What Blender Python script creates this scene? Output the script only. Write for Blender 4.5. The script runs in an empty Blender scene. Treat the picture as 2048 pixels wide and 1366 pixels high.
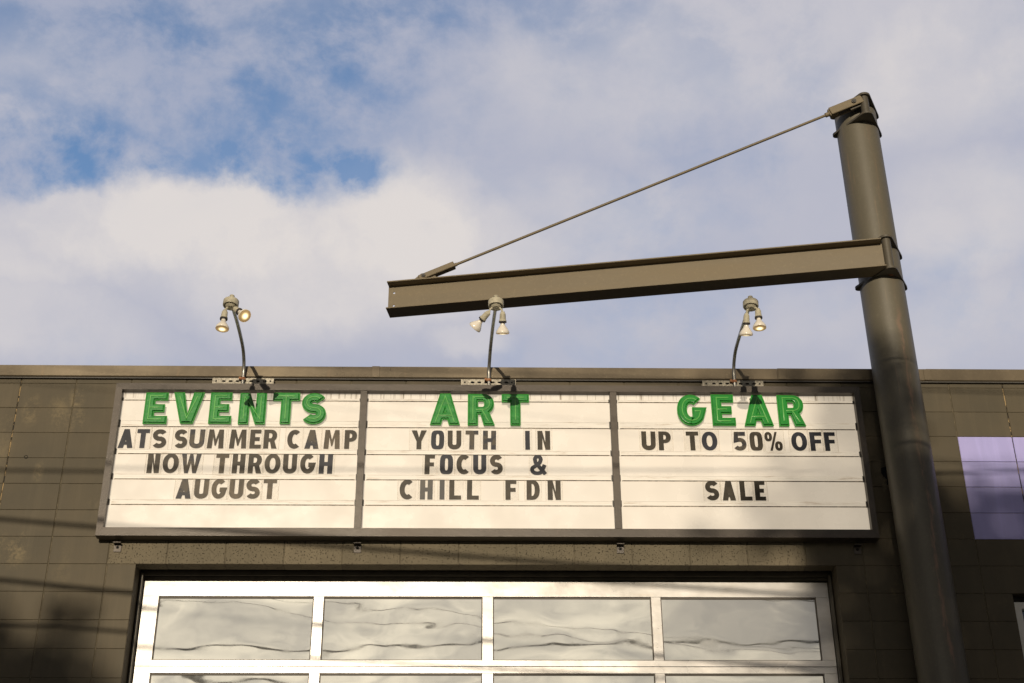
import bpy, bmesh, math, random
from mathutils import Vector, Matrix
random.seed(7)
R = math.radians
S = bpy.context.scene
COL = S.collection
Z0 = 7.112            # height of the first full block joint above the ground
SUN = Vector((-0.115, -1.0, 0.168)).normalized()     # towards the sun

# ------------------------------------------------------------ camera
cam = bpy.data.cameras.new('camera'); cam_o = bpy.data.objects.new('camera', cam); COL.objects.link(cam_o)
cam.sensor_width = 36.0; cam.lens = 53.661; cam.clip_start = 0.1; cam.clip_end = 5000
yaw, pitch, roll = -0.0244604570, 0.526634941, 0.00655408657
M3 = Matrix.Rotation(yaw, 3, 'Z') @ Matrix.Rotation(pitch, 3, 'X') @ Matrix.Rotation(roll, 3, 'Y')
rt, fw, up = M3.col[0], M3.col[1], M3.col[2]
mw = Matrix((rt, up, -fw)).transposed().to_4x4(); mw.translation = Vector((2.9842, -9.9928, 1.6821))
cam_o.matrix_world = mw
S.camera = cam_o

# ------------------------------------------------------------ view
S.view_settings.view_transform = 'Standard'; S.view_settings.look = 'None'
S.view_settings.exposure = 0.0; S.view_settings.gamma = 1.0; S.view_settings.use_curve_mapping = False
S.render.resolution_x = 1024; S.render.resolution_y = 683

# ------------------------------------------------------------ sun
sl = bpy.data.lights.new('sun', 'SUN'); sl.energy = 3.15; sl.angle = R(0.50); sl.color = (1.0, 0.86, 0.66)
so = bpy.data.objects.new('sun', sl); COL.objects.link(so)
so.rotation_euler = SUN.to_track_quat('Z', 'Y').to_euler(); so.location = (0, -20, 30)

# ------------------------------------------------------------ node helper
class NT:
    def __init__(s, nt): s.nt = nt; s.n = nt.nodes; s.l = nt.links
    def new(s, t, **kw):
        n = s.n.new(t)
        for k, v in kw.items():
            if k == 'i':
                for a, b in v.items():
                    if hasattr(b, 'node'): s.l.new(b, n.inputs[a])
                    else: n.inputs[a].default_value = b
            else: setattr(n, k, v)
        return n
    def math(s, op, a, b=0.0, c=0.0, clamp=False):
        n = s.new('ShaderNodeMath', operation=op, use_clamp=clamp)
        for i, v in enumerate((a, b, c)):
            if hasattr(v, 'node'): s.l.new(v, n.inputs[i])
            else: n.inputs[i].default_value = v
        return n.outputs[0]
    def vm(s, op, a, b=None, out=0):
        n = s.new('ShaderNodeVectorMath', operation=op)
        for i, v in enumerate((a, b)):
            if v is None: continue
            if hasattr(v, 'node'): s.l.new(v, n.inputs[i])
            else: n.inputs[i].default_value = v
        return n.outputs[out]
    def noise(s, vec, scale, detail=4, rough=0.55, dist=0.0, out='Fac'):
        n = s.new('ShaderNodeTexNoise', i={'Scale': scale, 'Detail': detail, 'Roughness': rough, 'Distortion': dist})
        if vec is not None: s.l.new(vec, n.inputs['Vector'])
        return n.outputs[out]
    def smooth(s, v, a, b, c=0.0, d=1.0, kind='SMOOTHSTEP'):
        n = s.new('ShaderNodeMapRange', interpolation_type=kind)
        s.l.new(v, n.inputs[0])
        for i, x in enumerate((a, b, c, d)): n.inputs[i + 1].default_value = x
        return n.outputs[0]
    def mix(s, f, a, b):
        n = s.new('ShaderNodeMix', data_type='RGBA')
        for i, v in ((0, f), (6, a), (7, b)):
            if hasattr(v, 'node'): s.l.new(v, n.inputs[i])
            else: n.inputs[i].default_value = (v if i == 0 else (*v[:3], 1.0))
        return n.outputs[2]

# ------------------------------------------------------------ world: sky with broken cloud
W = bpy.data.worlds.new('World'); S.world = W; W.use_nodes = True
nt = NT(W.node_tree); nt.n.clear()
tc = nt.new('ShaderNodeTexCoord').outputs['Generated']
sky = nt.new('ShaderNodeTexSky', sky_type='NISHITA', sun_disc=False, sun_elevation=math.asin(SUN.z),
             sun_rotation=math.atan2(SUN.x, SUN.y) % (2 * math.pi), altitude=100, air_density=1.0, dust_density=1.2, ozone_density=1.5)
skycol = nt.vm('MULTIPLY', sky.outputs[0], (1.20, 1.30, 1.50))
bg_sky = nt.new('ShaderNodeBackground', i={'Color': skycol, 'Strength': 0.14})
d = nt.vm('NORMALIZE', tc)
# wispy warp of the direction
w1 = nt.noise(d, 8.0, 8, 0.62, out='Color')
wv = nt.vm('SUBTRACT', w1, (0.5, 0.5, 0.5))
wsc = nt.new('ShaderNodeVectorMath', operation='SCALE'); nt.l.new(wv, wsc.inputs[0]); wsc.inputs['Scale'].default_value = 0.062
dw = nt.vm('ADD', d, wsc.outputs[0])
def cdir(u, v):       # direction given as picture-plane slopes of the main view, used to lay out the cloud field
    q = rt * ((u - 1024) / 3052.7) + fw - up * ((v - 683) / 3052.7)
    return q.normalized()
def blob(u, v, ru, rv, soft=1.0, src=None):
    c = cdir(u, v); a = nt.vm('SUBTRACT', src or dw, tuple(c))
    a = nt.vm('MULTIPLY', a, (3000 / ru, 3000 / max(ru, rv) * 0.8, 3000 / rv * 1.1))
    L = nt.vm('LENGTH', a, out=1)
    return nt.smooth(L, 1.0 + 0.55 * soft, 1.0 - 0.7 * soft)
# blue openings
BL = [(330, 110, 230, 140, .95), (235, 320, 260, 85, .95), (440, 210, 220, 160, .92), (545, 340, 170, 75, 1.25), (690, 345, 110, 50, 1.3), (400, 350, 160, 70, .9),
      (90, 370, 150, 60, .9), (600, 80, 260, 110, .78), (860, 20, 330, 80, .66), (60, 30, 180, 90, .62), (690, 190, 170, 150, .62), (200, 40, 200, 100, .8), (70, 290, 180, 110, .55),
      (1080, 560, 260, 60, .14), (1150, 170, 90, 140, .26), (560, 260, 160, 110, .8), (900, 250, 140, 120, .28), (1450, 330, 250, 90, .14)]
BANK = [(400, 485, 230, 112, 1.0), (190, 490, 150, 95, 1.0), (60, 500, 170, 95, 1.0), (800, 525, 190, 125, 1.0), (600, 540, 260, 115, 1.0), (960, 520, 160, 120, .8), (500, 620, 600, 110, 1.0)]
acc = None
for (u, v, ru, rv, wt) in BL:
    b = nt.math('MULTIPLY', blob(u, v, ru, rv), wt)
    acc = b if acc is None else nt.math('MAXIMUM', acc, b)
sn = nt.vm('MULTIPLY', d, (1.0, 1.0, 1.5))
n_big = nt.noise(sn, 3.2, 7, 0.58, 0.1)
n_wisp = nt.noise(nt.vm('MULTIPLY', d, (1.0, 1.0, 1.25)), 15.0, 10, 0.62, 0.15)
bank = None
for (u, v, ru, rv, wt) in BANK:
    b = nt.math('MULTIPLY', blob(u, v, ru, rv, 0.28), wt)
    bank = b if bank is None else nt.math('MAXIMUM', bank, b)
# gaps elsewhere in the sky come from noise alone; in the view the openings above dominate
seen = nt.smooth(nt.vm('DOT_PRODUCT', d, tuple(cdir(1024, 500)), out=1), 0.80, 0.93)
gap_n = nt.math('MULTIPLY', nt.smooth(n_big, 0.46, 0.36), nt.math('SUBTRACT', 1.0, seen))
wisp = nt.smooth(n_wisp, 0.37, 0.64)
op = nt.math('MULTIPLY', acc, nt.math('ADD', 0.30, nt.math('MULTIPLY', wisp, 0.72)))
op = nt.math('MULTIPLY', op, nt.math('SUBTRACT', 1.0, nt.math('MULTIPLY', bank, 0.96)))
op = nt.math('MAXIMUM', nt.math('MULTIPLY', nt.math('MINIMUM', op, 1.0), 0.90), nt.math('MULTIPLY', gap_n, nt.smooth(nt.vm('DOT_PRODUCT', d, tuple(SUN), out=1), 0.2, -0.4, 0.15, 0.8)), clamp=True)
thin = nt.math('MULTIPLY', nt.math('MULTIPLY', nt.smooth(nt.noise(sn, 6.0, 6, 0.55), 0.40, 0.66), wisp), 0.30)
thin = nt.math('MULTIPLY', thin, nt.math('SUBTRACT', 1.0, nt.math('MULTIPLY', bank, 0.9)))
op = nt.math('ADD', op, thin, clamp=True)
op = nt.math('MULTIPLY', op, nt.smooth(nt.vm('DOT_PRODUCT', d, tuple(SUN), out=1), -0.3, 0.3, 1.0, 0.06))
# sunlit banks
BR = [(430, 470, 300, 105, 1.0), (200, 470, 160, 100, .85), (70, 500, 160, 90, .62), (800, 470, 230, 120, .88), (620, 560, 420, 110, .70), (960, 480, 160, 90, .62), (60, 640, 260, 90, .45),
      (1500, 60, 480, 120, .34), (1880, 140, 220, 130, .62), (1230, 150, 280, 110, .36), (1960, 440, 150, 110, .45), (880, 590, 110, 60, .45), (1500, 640, 300, 60, .2),
      (940, 690, 90, 35, .45), (100, 190, 160, 110, .25), (1180, 430, 240, 80, .34), (1950, 640, 200, 80, .28), (600, 430, 120, 50, .8)]
br = None
for (u, v, ru, rv, wt) in BR:
    b = nt.math('MULTIPLY', blob(u, v, ru, rv, 0.75), wt)
    br = b if br is None else nt.math('MAXIMUM', br, b)
edge = nt.smooth(nt.noise(dw, 12.0, 9, 0.64), 0.32, 0.68)
n_shade = nt.noise(dw, 5.5, 6, 0.55, 0.1)
brr = nt.math('MULTIPLY', br, nt.math('ADD', 0.66, nt.math('MULTIPLY', edge, 0.50)))
bright = nt.math('ADD', nt.math('MULTIPLY', brr, 1.0), nt.math('MULTIPLY', nt.math('SUBTRACT', n_shade, 0.45), 0.75), clamp=True)
ccol = nt.mix(bright, (0.455, 0.468, 0.565), (0.735, 0.690, 0.670))
# clouds close to the sun are lit through and warm
sd = nt.vm('DOT_PRODUCT', d, tuple(SUN), out=1)
dim = nt.smooth(sd, -0.50, 0.25, 1.0, 0.17)          # unseen sky around the sun darkened to cut ambient light on the wall
dimv = nt.new('ShaderNodeVectorMath', operation='SCALE'); nt.l.new(ccol, dimv.inputs[0]); nt.l.new(dim, dimv.inputs['Scale']); ccol = dimv.outputs[0]
aur = nt.smooth(sd, 0.875, 1.0)
wc = nt.mix(nt.smooth(nt.noise(nt.vm('MULTIPLY', d, (1.0, 1.0, 2.2)), 9.0, 8, 0.62, 0.5), 0.38, 0.62), (0.50, 0.465, 0.415), (1.10, 0.99, 0.80))
ccol = nt.mix(aur, ccol, wc)
bg_c = nt.new('ShaderNodeBackground', i={'Color': ccol, 'Strength': 1.0})
mx = nt.new('ShaderNodeMixShader', i={0: op}); nt.l.new(bg_c.outputs[0], mx.inputs[1]); nt.l.new(bg_sky.outputs[0], mx.inputs[2])
wo = nt.new('ShaderNodeOutputWorld'); nt.l.new(mx.outputs[0], wo.inputs[0])

# ------------------------------------------------------------ materials
def mat(name):
    m = bpy.data.materials.new(name); m.use_nodes = True
    t = NT(m.node_tree); b = t.n['Principled BSDF']
    return m, t, b
def setp(t, b, **kw):
    for k, v in kw.items():
        k = {'col': 'Base Color', 'rough': 'Roughness', 'metal': 'Metallic', 'nrm': 'Normal', 'ior': 'IOR', 'alpha': 'Alpha', 'spec': 'Specular IOR Level',
             'emc': 'Emission Color', 'ems': 'Emission Strength', 'coat': 'Coat Weight', 'trans': 'Transmission Weight', 'sss': 'Subsurface Weight'}[k]
        if hasattr(v, 'node'): t.l.new(v, b.inputs[k])
        else: b.inputs[k].default_value = (*v, 1.0) if isinstance(v, tuple) and len(v) == 3 else v
def wpos(t): return t.new('ShaderNodeNewGeometry').outputs['Position']
def bump(t, h, dist, strength=1.0, nrm=None):
    n = t.new('ShaderNodeBump', i={'Height': h, 'Distance': dist, 'Strength': strength})
    if nrm is not None: t.l.new(nrm, n.inputs['Normal'])
    return n.outputs[0]
def rnd(t): return t.new('ShaderNodeObjectInfo').outputs['Random']

def painted_block(name, base, base2, wear=(0.26, 0.205, 0.115), pits=False, rough=0.62, patches=(), wear_amt=1.0):
    m, t, b = mat(name); P = wpos(t)
    n1 = t.noise(P, 1.6, 5, 0.6); streak = t.noise(t.vm('MULTIPLY', P, (9.0, 9.0, 0.7)), 1.0, 5, 0.65)
    c = t.mix(t.smooth(n1, 0.35, 0.68), base, base2)
    c = t.mix(t.math('MULTIPLY', t.smooth(streak, 0.45, 0.75), 0.30), c, tuple(x * 1.5 for x in base2))
    c = t.mix(t.math('MULTIPLY', t.smooth(rnd(t), 0, 1), 0.30), c, tuple(x * 0.72 for x in base))
    # worn patches where the paint has gone
    msk = None
    for (x, z, rx, rz, k) in patches:
        a = t.vm('MULTIPLY', t.vm('SUBTRACT', P, (x, 0, Z0 + z)), (1 / rx, 0.3, 1 / rz))
        q = t.math('MULTIPLY', t.smooth(t.vm('LENGTH', a, out=1), 1.0, 0.15), k * 0.62)
        msk = q if msk is None else t.math('MAXIMUM', msk, q)
    fine = t.noise(P, 42, 8, 0.72); mid = t.noise(t.vm('MULTIPLY', P, (1, 1, 0.75)), 7, 6, 0.65)
    if msk is not None:
        f = t.smooth(t.math('ADD', t.math('MULTIPLY', fine, 0.5), t.math('MULTIPLY', mid, 0.6)), 0.50, 0.68)
        c = t.mix(t.math('MULTIPLY', f, msk), c, wear)
    spots = t.smooth(t.noise(P, 70, 4, 0.6), 0.735, 0.78)
    c = t.mix(t.math('MULTIPLY', spots, 0.55 * wear_amt), c, wear)
    h = t.math('ADD', t.math('MULTIPLY', t.noise(P, 55, 6, 0.65), 0.6), t.math('MULTIPLY', t.noise(P, 7, 3, 0.5), 0.8))
    if pits:
        v = t.noise(P, 80, 3, 0.6); pit = t.smooth(v, 0.59, 0.66)
        vv = t.smooth(t.noise(P, 210, 3, 0.6), 0.40, 0.66)
        c = t.mix(t.math('MULTIPLY', pit, 0.75), c, (0.02, 0.018, 0.014))
        c = t.mix(t.math('MULTIPLY', vv, 0.30), c, tuple(x * 0.55 for x in base))
        h = t.math('SUBTRACT', h, t.math('MULTIPLY', pit, 1.6))
        setp(t, b, nrm=bump(t, h, 0.004, 0.9))
    else: setp(t, b, nrm=bump(t, h, 0.0022, 0.8))
    setp(t, b, col=c, rough=rough, spec=0.22)
    return m
WEARP = [(-0.30, -0.22, .10, .18, .8), (0.02, -0.12, .08, .16, 1.0), (-0.10, -0.25, .12, .20, .75), (0.03, -0.30, .12, .16, .8), (-.45, -.45, .10, .4, .5), (-0.17, -0.72, .05, .12, .7),
         (-0.24, -1.34, .14, .16, .9), (-.36, -1.28, .08, .2, .6), (0.1, -1.5, .1, .3, .25), (-0.2, -1.22, .04, .07, 1.0), (.27, -1.05, .10, .25, .3),
         (5.88, -1.62, .05, .09, .8), (5.90, -1.52, .03, .2, .5), (6.30, -1.02, .05, .04, .9), (6.38, -1.13, .03, .09, .8), (6.42, -1.19, .02, .05, .8),
         (6.50, -1.72, .03, .10, .6), (6.62, -1.68, .05, .07, .5), (6.55, -1.86, .02, .12, .5)]
M_block = painted_block('grey painted block', (0.090, 0.077, 0.053), (0.112, 0.092, 0.060), patches=WEARP)
M_lint = painted_block('pitted grey block', (0.160, 0.138, 0.096), (0.200, 0.168, 0.115), pits=True, rough=0.85, wear_amt=0.3)
M_purple = painted_block('lavender painted block', (0.40, 0.385, 0.74), (0.45, 0.42, 0.78), wear=(0.12, 0.11, 0.16), rough=0.45, wear_amt=0.25)
M_mortar, t, b = mat('painted mortar'); P = wpos(t)
setp(t, b, col=t.mix(t.smooth(t.noise(P, 14, 6, 0.7), 0.42, 0.66), (0.090, 0.076, 0.050), (0.17, 0.14, 0.09)), rough=0.9, nrm=bump(t, t.noise(P, 60, 5), 0.004))
M_caulk, t, b = mat('cracked sealant'); P = wpos(t)
setp(t, b, col=t.mix(t.smooth(t.noise(t.vm('MULTIPLY', P, (1, 1, .6)), 26, 5, 0.75), 0.47, 0.56), (0.012, 0.010, 0.008), (0.42, 0.30, 0.15)), rough=0.8, nrm=bump(t, t.noise(P, 50, 5), 0.006))
M_black, t, b = mat('dark void'); setp(t, b, col=(0.010, 0.009, 0.008), rough=0.95)

def metal_paint(name, c1, c2, rough=0.42, scale=3.0, metal=0.0, rust=0.0, streakdir=(1, 1, 0.15), bm=0.0008, drips=0.0):
    m, t, b = mat(name); P = wpos(t)
    n = t.noise(t.vm('MULTIPLY', P, streakdir), scale, 6, 0.6)
    c = t.mix(t.smooth(n, 0.36, 0.68), c1, c2)
    f = t.noise(P, 38, 6, 0.7)
    c = t.mix(t.math('MULTIPLY', t.smooth(f, 0.52, 0.72), 0.22), c, tuple(min(1, x * 1.7) for x in c2))
    if rust > 0:
        rm = t.smooth(t.noise(P, 17, 7, 0.75), 0.74 - rust, 0.80 - rust * 0.8)
        c = t.mix(rm, c, t.mix(t.smooth(t.noise(P, 90, 3), 0.4, 0.6), (0.16, 0.055, 0.020), (0.35, 0.16, 0.06)))
    if drips > 0:
        dn = t.smooth(t.noise(t.vm('MULTIPLY', P, (22, 22, 1.3)), 1.0, 5, 0.7), 0.60, 0.72)
        c = t.mix(t.math('MULTIPLY', dn, drips), c, (0.26, 0.17, 0.10))
    rr = t.smooth(n, 0.3, 0.7, rough - 0.06, rough + 0.1)
    setp(t, b, col=c, rough=rr, metal=metal, nrm=bump(t, t.math('ADD', t.noise(P, 120, 3), t.math('MULTIPLY', t.noise(P, 9, 3), 1.2)), bm))
    return m
M_mast = metal_paint('dark grey mast paint', (0.104, 0.094, 0.070), (0.130, 0.115, 0.082), 0.44, 2.2, rust=0.012, drips=0.35)
t = NT(M_mast.node_tree); b = t.n['Principled BSDF']; P = wpos(t); sp = t.new('ShaderNodeSeparateXYZ'); t.l.new(P, sp.inputs[0])
wob = t.math('MULTIPLY', t.math('SUBTRACT', t.noise(t.vm('MULTIPLY', P, (0, 0, 1.4)), 1.0, 6, 0.7), 0.5), 0.20)
dx = t.math('ABSOLUTE', t.math('SUBTRACT', t.math('SUBTRACT', sp.outputs[0], 6.085), wob))
line = t.math('MULTIPLY', t.smooth(dx, 0.030, 0.0), t.smooth(t.noise(t.vm('MULTIPLY', P, (30, 30, 5)), 1.0, 7, 0.7), 0.42, 0.60))
line = t.math('MULTIPLY', line, t.smooth(sp.outputs[2], Z0 + 0.55, Z0 + 0.20, 0.12, 0.75))
oldc = b.inputs['Base Color'].links[0].from_socket
setp(t, b, col=t.mix(line, oldc, (0.27, 0.17, 0.12)))
M_beam = metal_paint('dark grey beam paint', (0.158, 0.125, 0.074), (0.186, 0.146, 0.086), 0.50, 2.5, rust=0.03, streakdir=(.3, .3, 2))
M_plate = metal_paint('rust flecked plate paint', (0.080, 0.070, 0.052), (0.110, 0.095, 0.068), 0.5, 6, rust=0.09)
M_frame = metal_paint('bronze sign frame', (0.054, 0.045, 0.037), (0.076, 0.062, 0.050), 0.38, 1.6, metal=0.35, streakdir=(1, 1, 1))
M_coping = metal_paint('brown metal coping', (0.130, 0.105, 0.072), (0.185, 0.148, 0.098), 0.30, 0.8, metal=0.50, streakdir=(1.0, 1, 0.6), drips=0.22, bm=0.00035)
M_copdark = metal_paint('dark drip edge', (0.050, 0.046, 0.042), (0.065, 0.060, 0.052), 0.5, 2)
M_galv, t, b = mat('galvanised steel'); P = wpos(t)
setp(t, b, col=t.mix(t.smooth(t.noise(P, 60, 5, 0.7), 0.35, 0.7), (0.17, 0.155, 0.125), (0.36, 0.33, 0.27)), metal=0.6, rough=0.40)
M_conduit, t, b = mat('weathered conduit'); P = wpos(t)
setp(t, b, col=t.mix(t.smooth(t.noise(P, 25, 5, 0.7), 0.4, 0.65), (0.34, 0.33, 0.30), (0.52, 0.50, 0.45)), metal=0.75, rough=0.42)
M_rust, t, b = mat('rusty clamp'); P = wpos(t)
setp(t, b, col=t.mix(t.smooth(t.noise(P, 80, 5, 0.7), 0.4, 0.6), (0.20, 0.07, 0.03), (0.45, 0.24, 0.12)), rough=0.8)
M_box, t, b = mat('weathered grey fixture paint'); P = wpos(t)
setp(t, b, col=t.mix(t.smooth(t.noise(P, 48, 7, 0.72), 0.42, 0.66), (0.52, 0.48, 0.36), (0.40, 0.365, 0.27)), rough=0.62, nrm=bump(t, t.noise(P, 120, 4), 0.0006))
M_alu, t, b = mat('clear anodised aluminium'); P = wpos(t)
c = t.mix(t.smooth(t.noise(t.vm('MULTIPLY', P, (2.5, 1, 6)), 1.0, 6, 0.65), 0.35, 0.7), (0.56, 0.545, 0.53), (0.44, 0.42, 0.40))
c = t.mix(t.math('MULTIPLY', t.smooth(t.noise(t.vm('MULTIPLY', P, (3, 1, 40)), 1.0, 5, 0.6), 0.55, 0.75), 0.35), c, (0.50, 0.44, 0.36))
setp(t, b, col=c, metal=0.40, rough=t.smooth(t.noise(P, 3, 4), 0.3, 0.7, 0.26, 0.36), nrm=bump(t, t.noise(P, 4, 3), 0.002))
M_gasket, t, b = mat('glazing gasket'); setp(t, b, col=(0.10, 0.085, 0.07), rough=0.6)
def glass_mat(name, tint, dist):
    m, t, b = mat(name); P = wpos(t)
    off = t.new('ShaderNodeVectorMath', operation='SCALE', i={0: (13.1, 7.7, 5.3)}); t.l.new(rnd(t), off.inputs['Scale'])
    Q = t.vm('ADD', t.vm('MULTIPLY', P, (1.0, 1.0, 1.7)), off.outputs[0])
    h = t.math('ADD', t.noise(Q, 1.3, 1.5, 0.4), t.math('MULTIPLY', t.noise(Q, 4.0, 1, 0.4), 0.10))
    dirt = t.smooth(t.noise(P, 6, 6, 0.7), 0.3, 0.8)
    setp(t, b, col=tint, metal=0.88, rough=t.smooth(dirt, 0, 1, 0.012, 0.05), nrm=bump(t, h, dist, 1.0))
    return m
M_glass = glass_mat('reflective door glass', (0.86, 0.85, 0.80), 0.0036)
M_wglass = glass_mat('window glass', (0.22, 0.27, 0.30), 0.004)
M_white, t, b = mat('white window frame'); P = wpos(t)
setp(t, b, col=t.mix(t.noise(P, 12, 5), (0.72, 0.70, 0.66), (0.62, 0.60, 0.55)), rough=0.45)
# translucent white sign acrylic
M_acr, t, b = mat('white sign acrylic'); P = wpos(t)
z = t.new('ShaderNodeSeparateXYZ'); t.l.new(P, z.inputs[0]); zz = t.math('SUBTRACT', z.outputs[2], Z0)
base = t.mix(t.smooth(t.noise(P, 1.3, 4, 0.6), 0.3, 0.7), (0.45, 0.425, 0.395), (0.44, 0.41, 0.375))
base = t.mix(t.math('MULTIPLY', t.smooth(t.noise(t.vm('MULTIPLY', P, (1, 1, .7)), 9, 8, 0.75), 0.64, 0.80), 0.20), base, (0.50, 0.43, 0.33))
drip = t.smooth(t.noise(t.vm('MULTIPLY', P, (30, 1, 1.0)), 1.0, 4, 0.7), 0.50, 0.66)
dm = t.math('MULTIPLY', drip, t.smooth(zz, -0.185, -0.115))
base = t.mix(t.math('MULTIPLY', dm, 0.9), base, (0.10, 0.075, 0.05))
bot = t.math('MULTIPLY', t.smooth(t.noise(t.vm('MULTIPLY', P, (14, 1, 60)), 1.0, 5, 0.7), 0.48, 0.62), t.smooth(zz, -1.165, -1.182))
base = t.mix(t.math('MULTIPLY', bot, 0.8), base, (0.25, 0.18, 0.12))
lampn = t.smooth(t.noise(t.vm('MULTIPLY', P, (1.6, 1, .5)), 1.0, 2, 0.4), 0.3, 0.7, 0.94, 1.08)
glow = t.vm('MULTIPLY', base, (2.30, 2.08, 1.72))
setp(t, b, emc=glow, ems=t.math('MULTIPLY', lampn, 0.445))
setp(t, b, col=base, rough=t.smooth(t.noise(P, 5, 5), 0.3, 0.7, 0.16, 0.32), nrm=bump(t, t.math('ADD', t.noise(P, 3, 2), t.math('MULTIPLY', t.noise(P, 14, 3), 0.10)), 0.004))
# track (lipped rail) of the sign
M_track, t, b = mat('sign letter track'); P = wpos(t)
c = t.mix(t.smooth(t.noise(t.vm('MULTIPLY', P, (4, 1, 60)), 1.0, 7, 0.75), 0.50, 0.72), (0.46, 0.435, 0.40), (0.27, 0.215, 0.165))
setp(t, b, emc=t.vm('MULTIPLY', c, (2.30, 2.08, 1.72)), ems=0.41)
setp(t, b, col=c, rough=0.42, spec=0.3, nrm=bump(t, t.noise(t.vm('MULTIPLY', P, (2, 1, 10)), 1.0, 4), 0.004))
M_grime, t, b = mat('track grime'); P = wpos(t)
setp(t, b, col=t.mix(t.smooth(t.noise(t.vm('MULTIPLY', P, (9, 1, 9)), 1.0, 7, 0.8), 0.36, 0.66), (0.16, 0.12, 0.085), (0.58, 0.50, 0.41)), rough=0.8)
# clear tile
M_tile, t, b = mat('clear letter tile'); P = wpos(t)
setp(t, b, col=(0.74, 0.69, 0.60), rough=0.12)
tr = t.new('ShaderNodeBsdfTransparent'); ms = t.new('ShaderNodeMixShader', i={0: t.smooth(t.noise(P, 8, 6, 0.7), 0.3, 0.8, 0.03, 0.16)})
out = t.n['Material Output']; t.l.new(tr.outputs[0], ms.inputs[1]); t.l.new(b.outputs[0], ms.inputs[2]); t.l.new(ms.outputs[0], out.inputs[0])
M_tedge, t, b = mat('tile edge'); setp(t, b, col=(0.60, 0.53, 0.44), rough=0.4)
def letter_mat(name, c1, c2, lo=0.35, hi=0.75):
    m, t, b = mat(name); P = wpos(t)
    f = t.smooth(t.noise(t.vm('ADD', P, (3, 0, 1)), 11, 7, 0.72, 0.5), lo, hi)
    c = t.mix(f, c1, c2)
    c = t.mix(t.math('MULTIPLY', t.smooth(t.noise(P, 33, 5, 0.7), 0.66, 0.74), 0.5), c, tuple(x * 2.6 for x in c2))
    setp(t, b, col=c, rough=0.38, spec=0.25); return m
M_lbrown = letter_mat('faded brown black letter', (0.034, 0.027, 0.018), (0.075, 0.060, 0.040))
M_lfade = letter_mat('worn faded letter', (0.050, 0.040, 0.027), (0.150, 0.115, 0.075), 0.3, 0.8)
M_lnavy = letter_mat('blue black letter', (0.013, 0.015, 0.024), (0.032, 0.034, 0.048))
M_lmix = letter_mat('half faded letter', (0.025, 0.026, 0.036), (0.085, 0.070, 0.052), 0.42, 0.58)
M_lgrey = letter_mat('greyed letter', (0.070, 0.072, 0.076), (0.115, 0.103, 0.090))
M_green, t, b = mat('green moulded plastic'); P = wpos(t)
setp(t, b, col=t.mix(t.noise(P, 6, 4), (0.005, 0.205, 0.018), (0.009, 0.265, 0.026)), rough=0.28, coat=0.15, nrm=bump(t, t.noise(P, 30, 3), 0.0012))
M_green2, t, b = mat('light green edge highlight'); setp(t, b, col=(0.11, 0.43, 0.08), rough=0.32)  # highlights on ridges and rims painted as a lighter green
M_bulb, t, b = mat('white bulb glass'); setp(t, b, col=(0.82, 0.76, 0.66), rough=0.22, coat=0.3)
def lens_mat(name, k):
    m, t, b = mat(name); oc = t.new('ShaderNodeTexCoord').outputs['Object']
    r = t.vm('LENGTH', t.vm('MULTIPLY', oc, (1, 1, 0)), out=1)
    c = t.mix(t.smooth(r, 0.012, 0.034), (1.0, 0.86, 0.52), (0.85, 0.50, 0.16))
    e = t.smooth(r, 0.004, 0.036, 1.0, 0.10)
    setp(t, b, col=(0.55, 0.42, 0.25), rough=0.2, emc=c, ems=t.math('MULTIPLY', e, k)); return m
M_lens = lens_mat('lit reflector lens', 1.9)
M_lens2 = lens_mat('dim reflector lens', 0.9)
M_ink, t, b = mat('rim rubber and box shade'); setp(t, b, col=(0.035, 0.03, 0.028), rough=0.6)

# ------------------------------------------------------------ object helpers
def link(o, parent=None, label=None, cat=None, group=None, kind=None):
    COL.objects.link(o)
    if parent: o.parent = parent
    if label: o['label'] = label
    if cat: o['category'] = cat
    if group: o['group'] = group
    if kind: o['kind'] = kind
    return o
def empty(name, loc, label, cat, group=None):
    o = bpy.data.objects.new(name, None); o.location = loc; o.empty_display_size = 0.1
    return link(o, None, label, cat, group)
def mesh_obj(name, bm, mats, parent=None, smooth=False, world=True, **kw):
    """bm holds world coordinates; the object is put under parent with a zero-rotation parent offset"""
    me = bpy.data.meshes.new(name); bm.normal_update(); bm.to_mesh(me); bm.free()
    for m in (mats if isinstance(mats, (list, tuple)) else [mats]): me.materials.append(m)
    if smooth:
        for p in me.polygons: p.use_smooth = True
    if any(p.use_smooth for p in me.polygons): me.set_sharp_from_angle(angle=R(34))
    o = bpy.data.objects.new(name, me)
    if parent is not None and world:
        o.location = -abs_loc(parent)
    return link(o, parent, **kw)
def abs_loc(o):
    v = Vector(o.location); p = o.parent
    while p: v += Vector(p.location); p = p.parent
    return v
def box(bm, x0, x1, y0, y1, z0, z1, mi=0, bev=0.0):
    vs = [bm.verts.new((x, y, z)) for z in (z0, z1) for y in (y0, y1) for x in (x0, x1)]
    fs = [bm.faces.new([vs[i] for i in q]) for q in ((0, 2, 3, 1), (4, 5, 7, 6), (0, 1, 5, 4), (2, 6, 7, 3), (0, 4, 6, 2), (1, 3, 7, 5))]
    for f in fs: f.material_index = mi
    if bev > 0:
        es = list({e for f in fs for e in f.edges})
        r = bmesh.ops.bevel(bm, geom=es, offset=bev, segments=1, affect='EDGES')
        for f in r['faces']: f.material_index = mi
    return fs
def frame_of(d):
    d = d.normalized(); a = Vector((0, 0, 1)) if abs(d.z) < 0.9 else Vector((0, 1, 0))
    x = d.cross(a).normalized(); return x, x.cross(d).normalized(), d
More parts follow.
